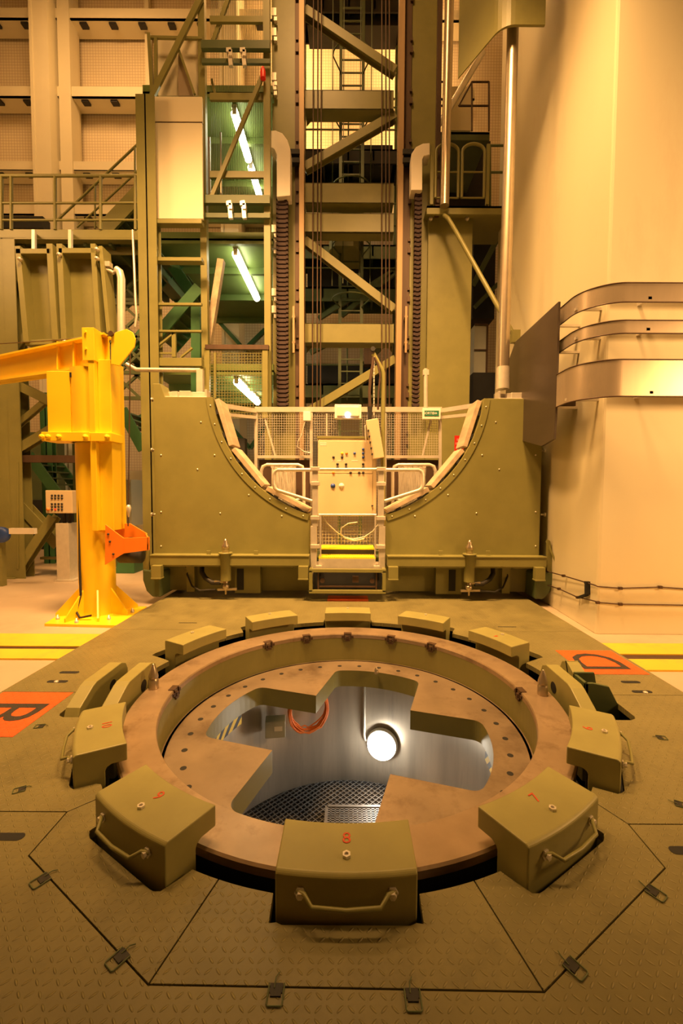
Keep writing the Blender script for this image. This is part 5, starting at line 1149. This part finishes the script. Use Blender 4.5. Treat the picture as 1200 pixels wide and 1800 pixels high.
# jib arm
YA1, YA0 = cyk - .05, cyk + .85
def arm_pt(x, y): f = x / 190.; return P(x, y, YA0 + (YA1 - YA0) * f)
A1, A2 = arm_pt(190, 589), arm_pt(-40, 637); B1, B2 = arm_pt(190, 646), arm_pt(-40, 678)
m = MB(); w = Vector((0, .1, 0)); th = Vector((0, 0, .025))
m.prism([A2 - w, A1 - w, A1 + w, A2 + w], -th); m.prism([B2 - w, B1 - w, B1 + w, B2 + w], th); m.prism([A2, A1, B1, B2], (0, .02, 0))
for x in (107, 135): m.prism([arm_pt(x, 604) - w * .9, arm_pt(x, 604), arm_pt(x, 652), arm_pt(x, 652) - w * .9], (.02, 0, 0))
m.build('jib_arm', YEL, jc)
m = MB(); m.bb((xk(172), cyk - .28, zk(645)), (xk(192), cyk - .1, zk(590)))
for y in (598, 626): m.lathe((xk(178), cyk - .28, zk(y)), [(.015, 0), (.015, -.02)], 6, 'y')
m.build('end_plate', YEL, jc, bevel=.004)
for dy in (-.26, .1):
    m = MB(); m.prism([P(x, y, cyk + dy) for x, y in [(195, 640), (195, 594), (203, 584), (222, 578), (233, 584), (238, 596), (236, 610), (210, 643)]], (0, .02, 0)); m.build('sheave_cheek', YEL, jc, bevel=.004)
m = MB(); p = P(216, 600, cyk); m.lathe((p.x, cyk - .03, p.z), [(.085, -.04), (.07, 0), (.085, .04)], 24, 'y'); m.lathe((p.x, cyk, p.z), [(.03, -.29), (.03, .12)], 10, 'y'); m.build('sheave', BROWN, jc)
m = MB(); q = P(229, 612, cyk - .02); r_ = P(225, 925, cyk - .05); m.tube([q, r_], .009, 6); m.tube([P(195, 590, cyk - .1), P(100, 598, cyk + .3), P(-30, 606, cyk + .9)], .007, 5); m.build('wire_rope', BROWN, jc)
m = MB(); m.tube([P(139, 780, cyk - .15), P(140, 1000, cyk - .2), P(142, 1045, cyk - .24), P(134, 1075, cyk - .3), P(140, 1086, cyk - .34), P(160, 1082, cyk - .34)], .016, 6); m.build('power_cable', BLACK, jc)
m = MB(); p = P(226, 893, cyk - .05); m.lathe((p.x, p.y, p.z), [(.01, -.12), (.02, -.06), (.034, 0), (.02, .04), (0, .045)], 10); m.build('rope_weight', STEELW, jc)
hb_ = thing('rope_winch', P(222, 990, 5.25), 'orange winch housing fixed low on the yellow crane column', 'winch'); Y = cyk - .3
pr = [(186, 922), (230, 922), (262, 942), (262, 968), (218, 972), (187, 992), (184, 990)]
m = MB()
for o in (0,): m.prism([P(x, y, Y) for x, y in [(185, 922), (217, 946), (217, 973), (184, 993)]], (0, .02, 0))
m.prism([P(217, 946, Y), P(262, 944, Y), P(262, 967, Y), P(217, 973, Y)], (0, .02, 0)); m.prism([P(186, 922, Y + .36), P(228, 920, Y + .36), P(258, 938, Y + .36), P(256, 962, Y + .36), P(190, 975, Y + .36)], (0, .02, 0))
m.prism([P(261, 944, Y), P(258, 938, Y + .37), P(256, 962, Y + .37), P(261, 967, Y)], (-.02, 0, 0)); m.build('winch_case', ORA, hb_, bevel=.003)
m = MB(); p = P(228, 958, Y + .2); m.lathe((p.x, p.y - .1, p.z), [(.1, -.07), (.06, -.06), (.06, .12), (.1, .13)], 20, 'y'); p = P(236, 975, Y + .2); m.lathe((p.x, p.y, p.z), [(.06, -.2), (.11, -.18), (.11, .1), (.05, .12)], 18, 'x'); m.build('winch_drum', BLACK, hb_)
m = MB()
for x, y in ((190, 939), (193, 952), (199, 974)): p = P(x, y, Y - .005); m.lathe((p.x, Y, p.z), [(.014, 0), (.014, -.01), (0, -.012)], 8, 'y')
m.build('case_bolts', BLACK, hb_)
# push button pedestal
pb_ = G(115, 1022, -.08); Yp = pb_.y; q = lambda x, y: P(x, y, Yp)
t = thing('control_pedestal', pb_, 'grey pedestal carrying a pale push button box behind the yellow crane', 'control pedestal')
a, b = q(100, 1018), q(120, 920); m = MB(); m.bb((a.x, Yp, -.06), (b.x, Yp + .3, b.z)); m.build('pedestal_leg', STEELW, t, bevel=.006)
m = MB(); m.bb((a.x - .02, Yp - .05, -.08), (b.x + .1, Yp + .35, -.05)); m.build('pedestal_foot', STEELW, t)
m = MB(); m.lathe(((a.x + b.x) / 2 - .03, Yp + .12, b.z), [(.03, 0), (.03, .2)], 8); m.lathe(((a.x + b.x) / 2 + .07, Yp + .12, b.z), [(.03, 0), (.03, .2)], 8); m.build('cable_glands', BLACK, t)
a, b = q(84, 902), q(118, 862); m = MB(); m.bb((a.x, Yp - .05, a.z), (b.x + .12, Yp + .35, b.z)); bx = m.build('button_box', CAB, t, bevel=.01)
for i in range(4):
    for j in range(6):
        if j == 2: continue
        m = MB(); p = q(95 + i * 5.8, 871 + j * 4.9); m.lathe((p.x, Yp - .05, p.z), [(.018, 0), (.018, -.015), (0, -.018)], 8, 'y'); m.build('button', BLACK if not (j == 5 and i == 1) else REDS, bx)
m = MB(); p = q(89, 895); m.lathe((p.x, Yp - .05, p.z), [(.025, 0), (.03, -.03), (0, -.035)], 10, 'y'); m.build('key_switch', PINK, bx)
# left edge bits, pale cabinet behind crane
block(212, 843, 230, 925, 9.4, .5, TEAL, 'floor_cabinet', 'pale grey-green cabinet behind the yellow crane column', 'cabinet'); block(230, 828, 252, 940, 10.2, .5, CONC, 'plinth_wall', 'low pale concrete plinth behind the yellow crane column', 'plinth')
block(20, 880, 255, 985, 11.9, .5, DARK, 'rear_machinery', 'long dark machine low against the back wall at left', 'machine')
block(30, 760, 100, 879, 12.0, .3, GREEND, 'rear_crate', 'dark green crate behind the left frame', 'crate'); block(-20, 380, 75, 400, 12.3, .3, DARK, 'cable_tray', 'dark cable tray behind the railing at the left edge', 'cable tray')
t = thing('hose_reel', P(5, 960, 7.3), 'blue and white hose reel cut by the left edge of the photo', 'reel')
m = MB(); p = P(2, 940, 7.3); m.lathe((p.x, 7.3, p.z), [(.06, -.06), (.13, -.05), (.14, .0), (.13, .05), (.06, .06)], 24, 'y'); m.build('reel_drum', BLUE, t)
m = MB(); m.bb((P(-12, 0, 7.2).x, 7.15, P(0, 938, 7.2).z), (P(35, 0, 7.2).x, 7.22, P(0, 928, 7.2).z)); m.build('reel_arm', WHITEP, t); m = MB(); a = P(2, 960, 7.35); m.bb((a.x - .04, 7.3, -.08), (a.x + .04, 7.4, a.z + .2)); m.build('reel_stand', GREEN, t)
t = thing('equipment_foot', P(222, 1005, 6.9), 'green foot of a machine partly hidden behind the yellow crane', 'machine foot'); g = G(214, 1008, -.08); m = MB(); m.prism([(g.x - .15, g.y, -.08), (g.x + .25, g.y, -.08), (g.x + .25, g.y, .25), (g.x - .05, g.y, .25)], (0, .4, 0)); m.build('foot_body', EMER, t, bevel=.01)
# ---------------------------------------------------------------- ceiling
m = MB(); m.bb((-11, -4, 19), (9, 13.8, 19.2)); struct(m, 'ceiling', CREAM)
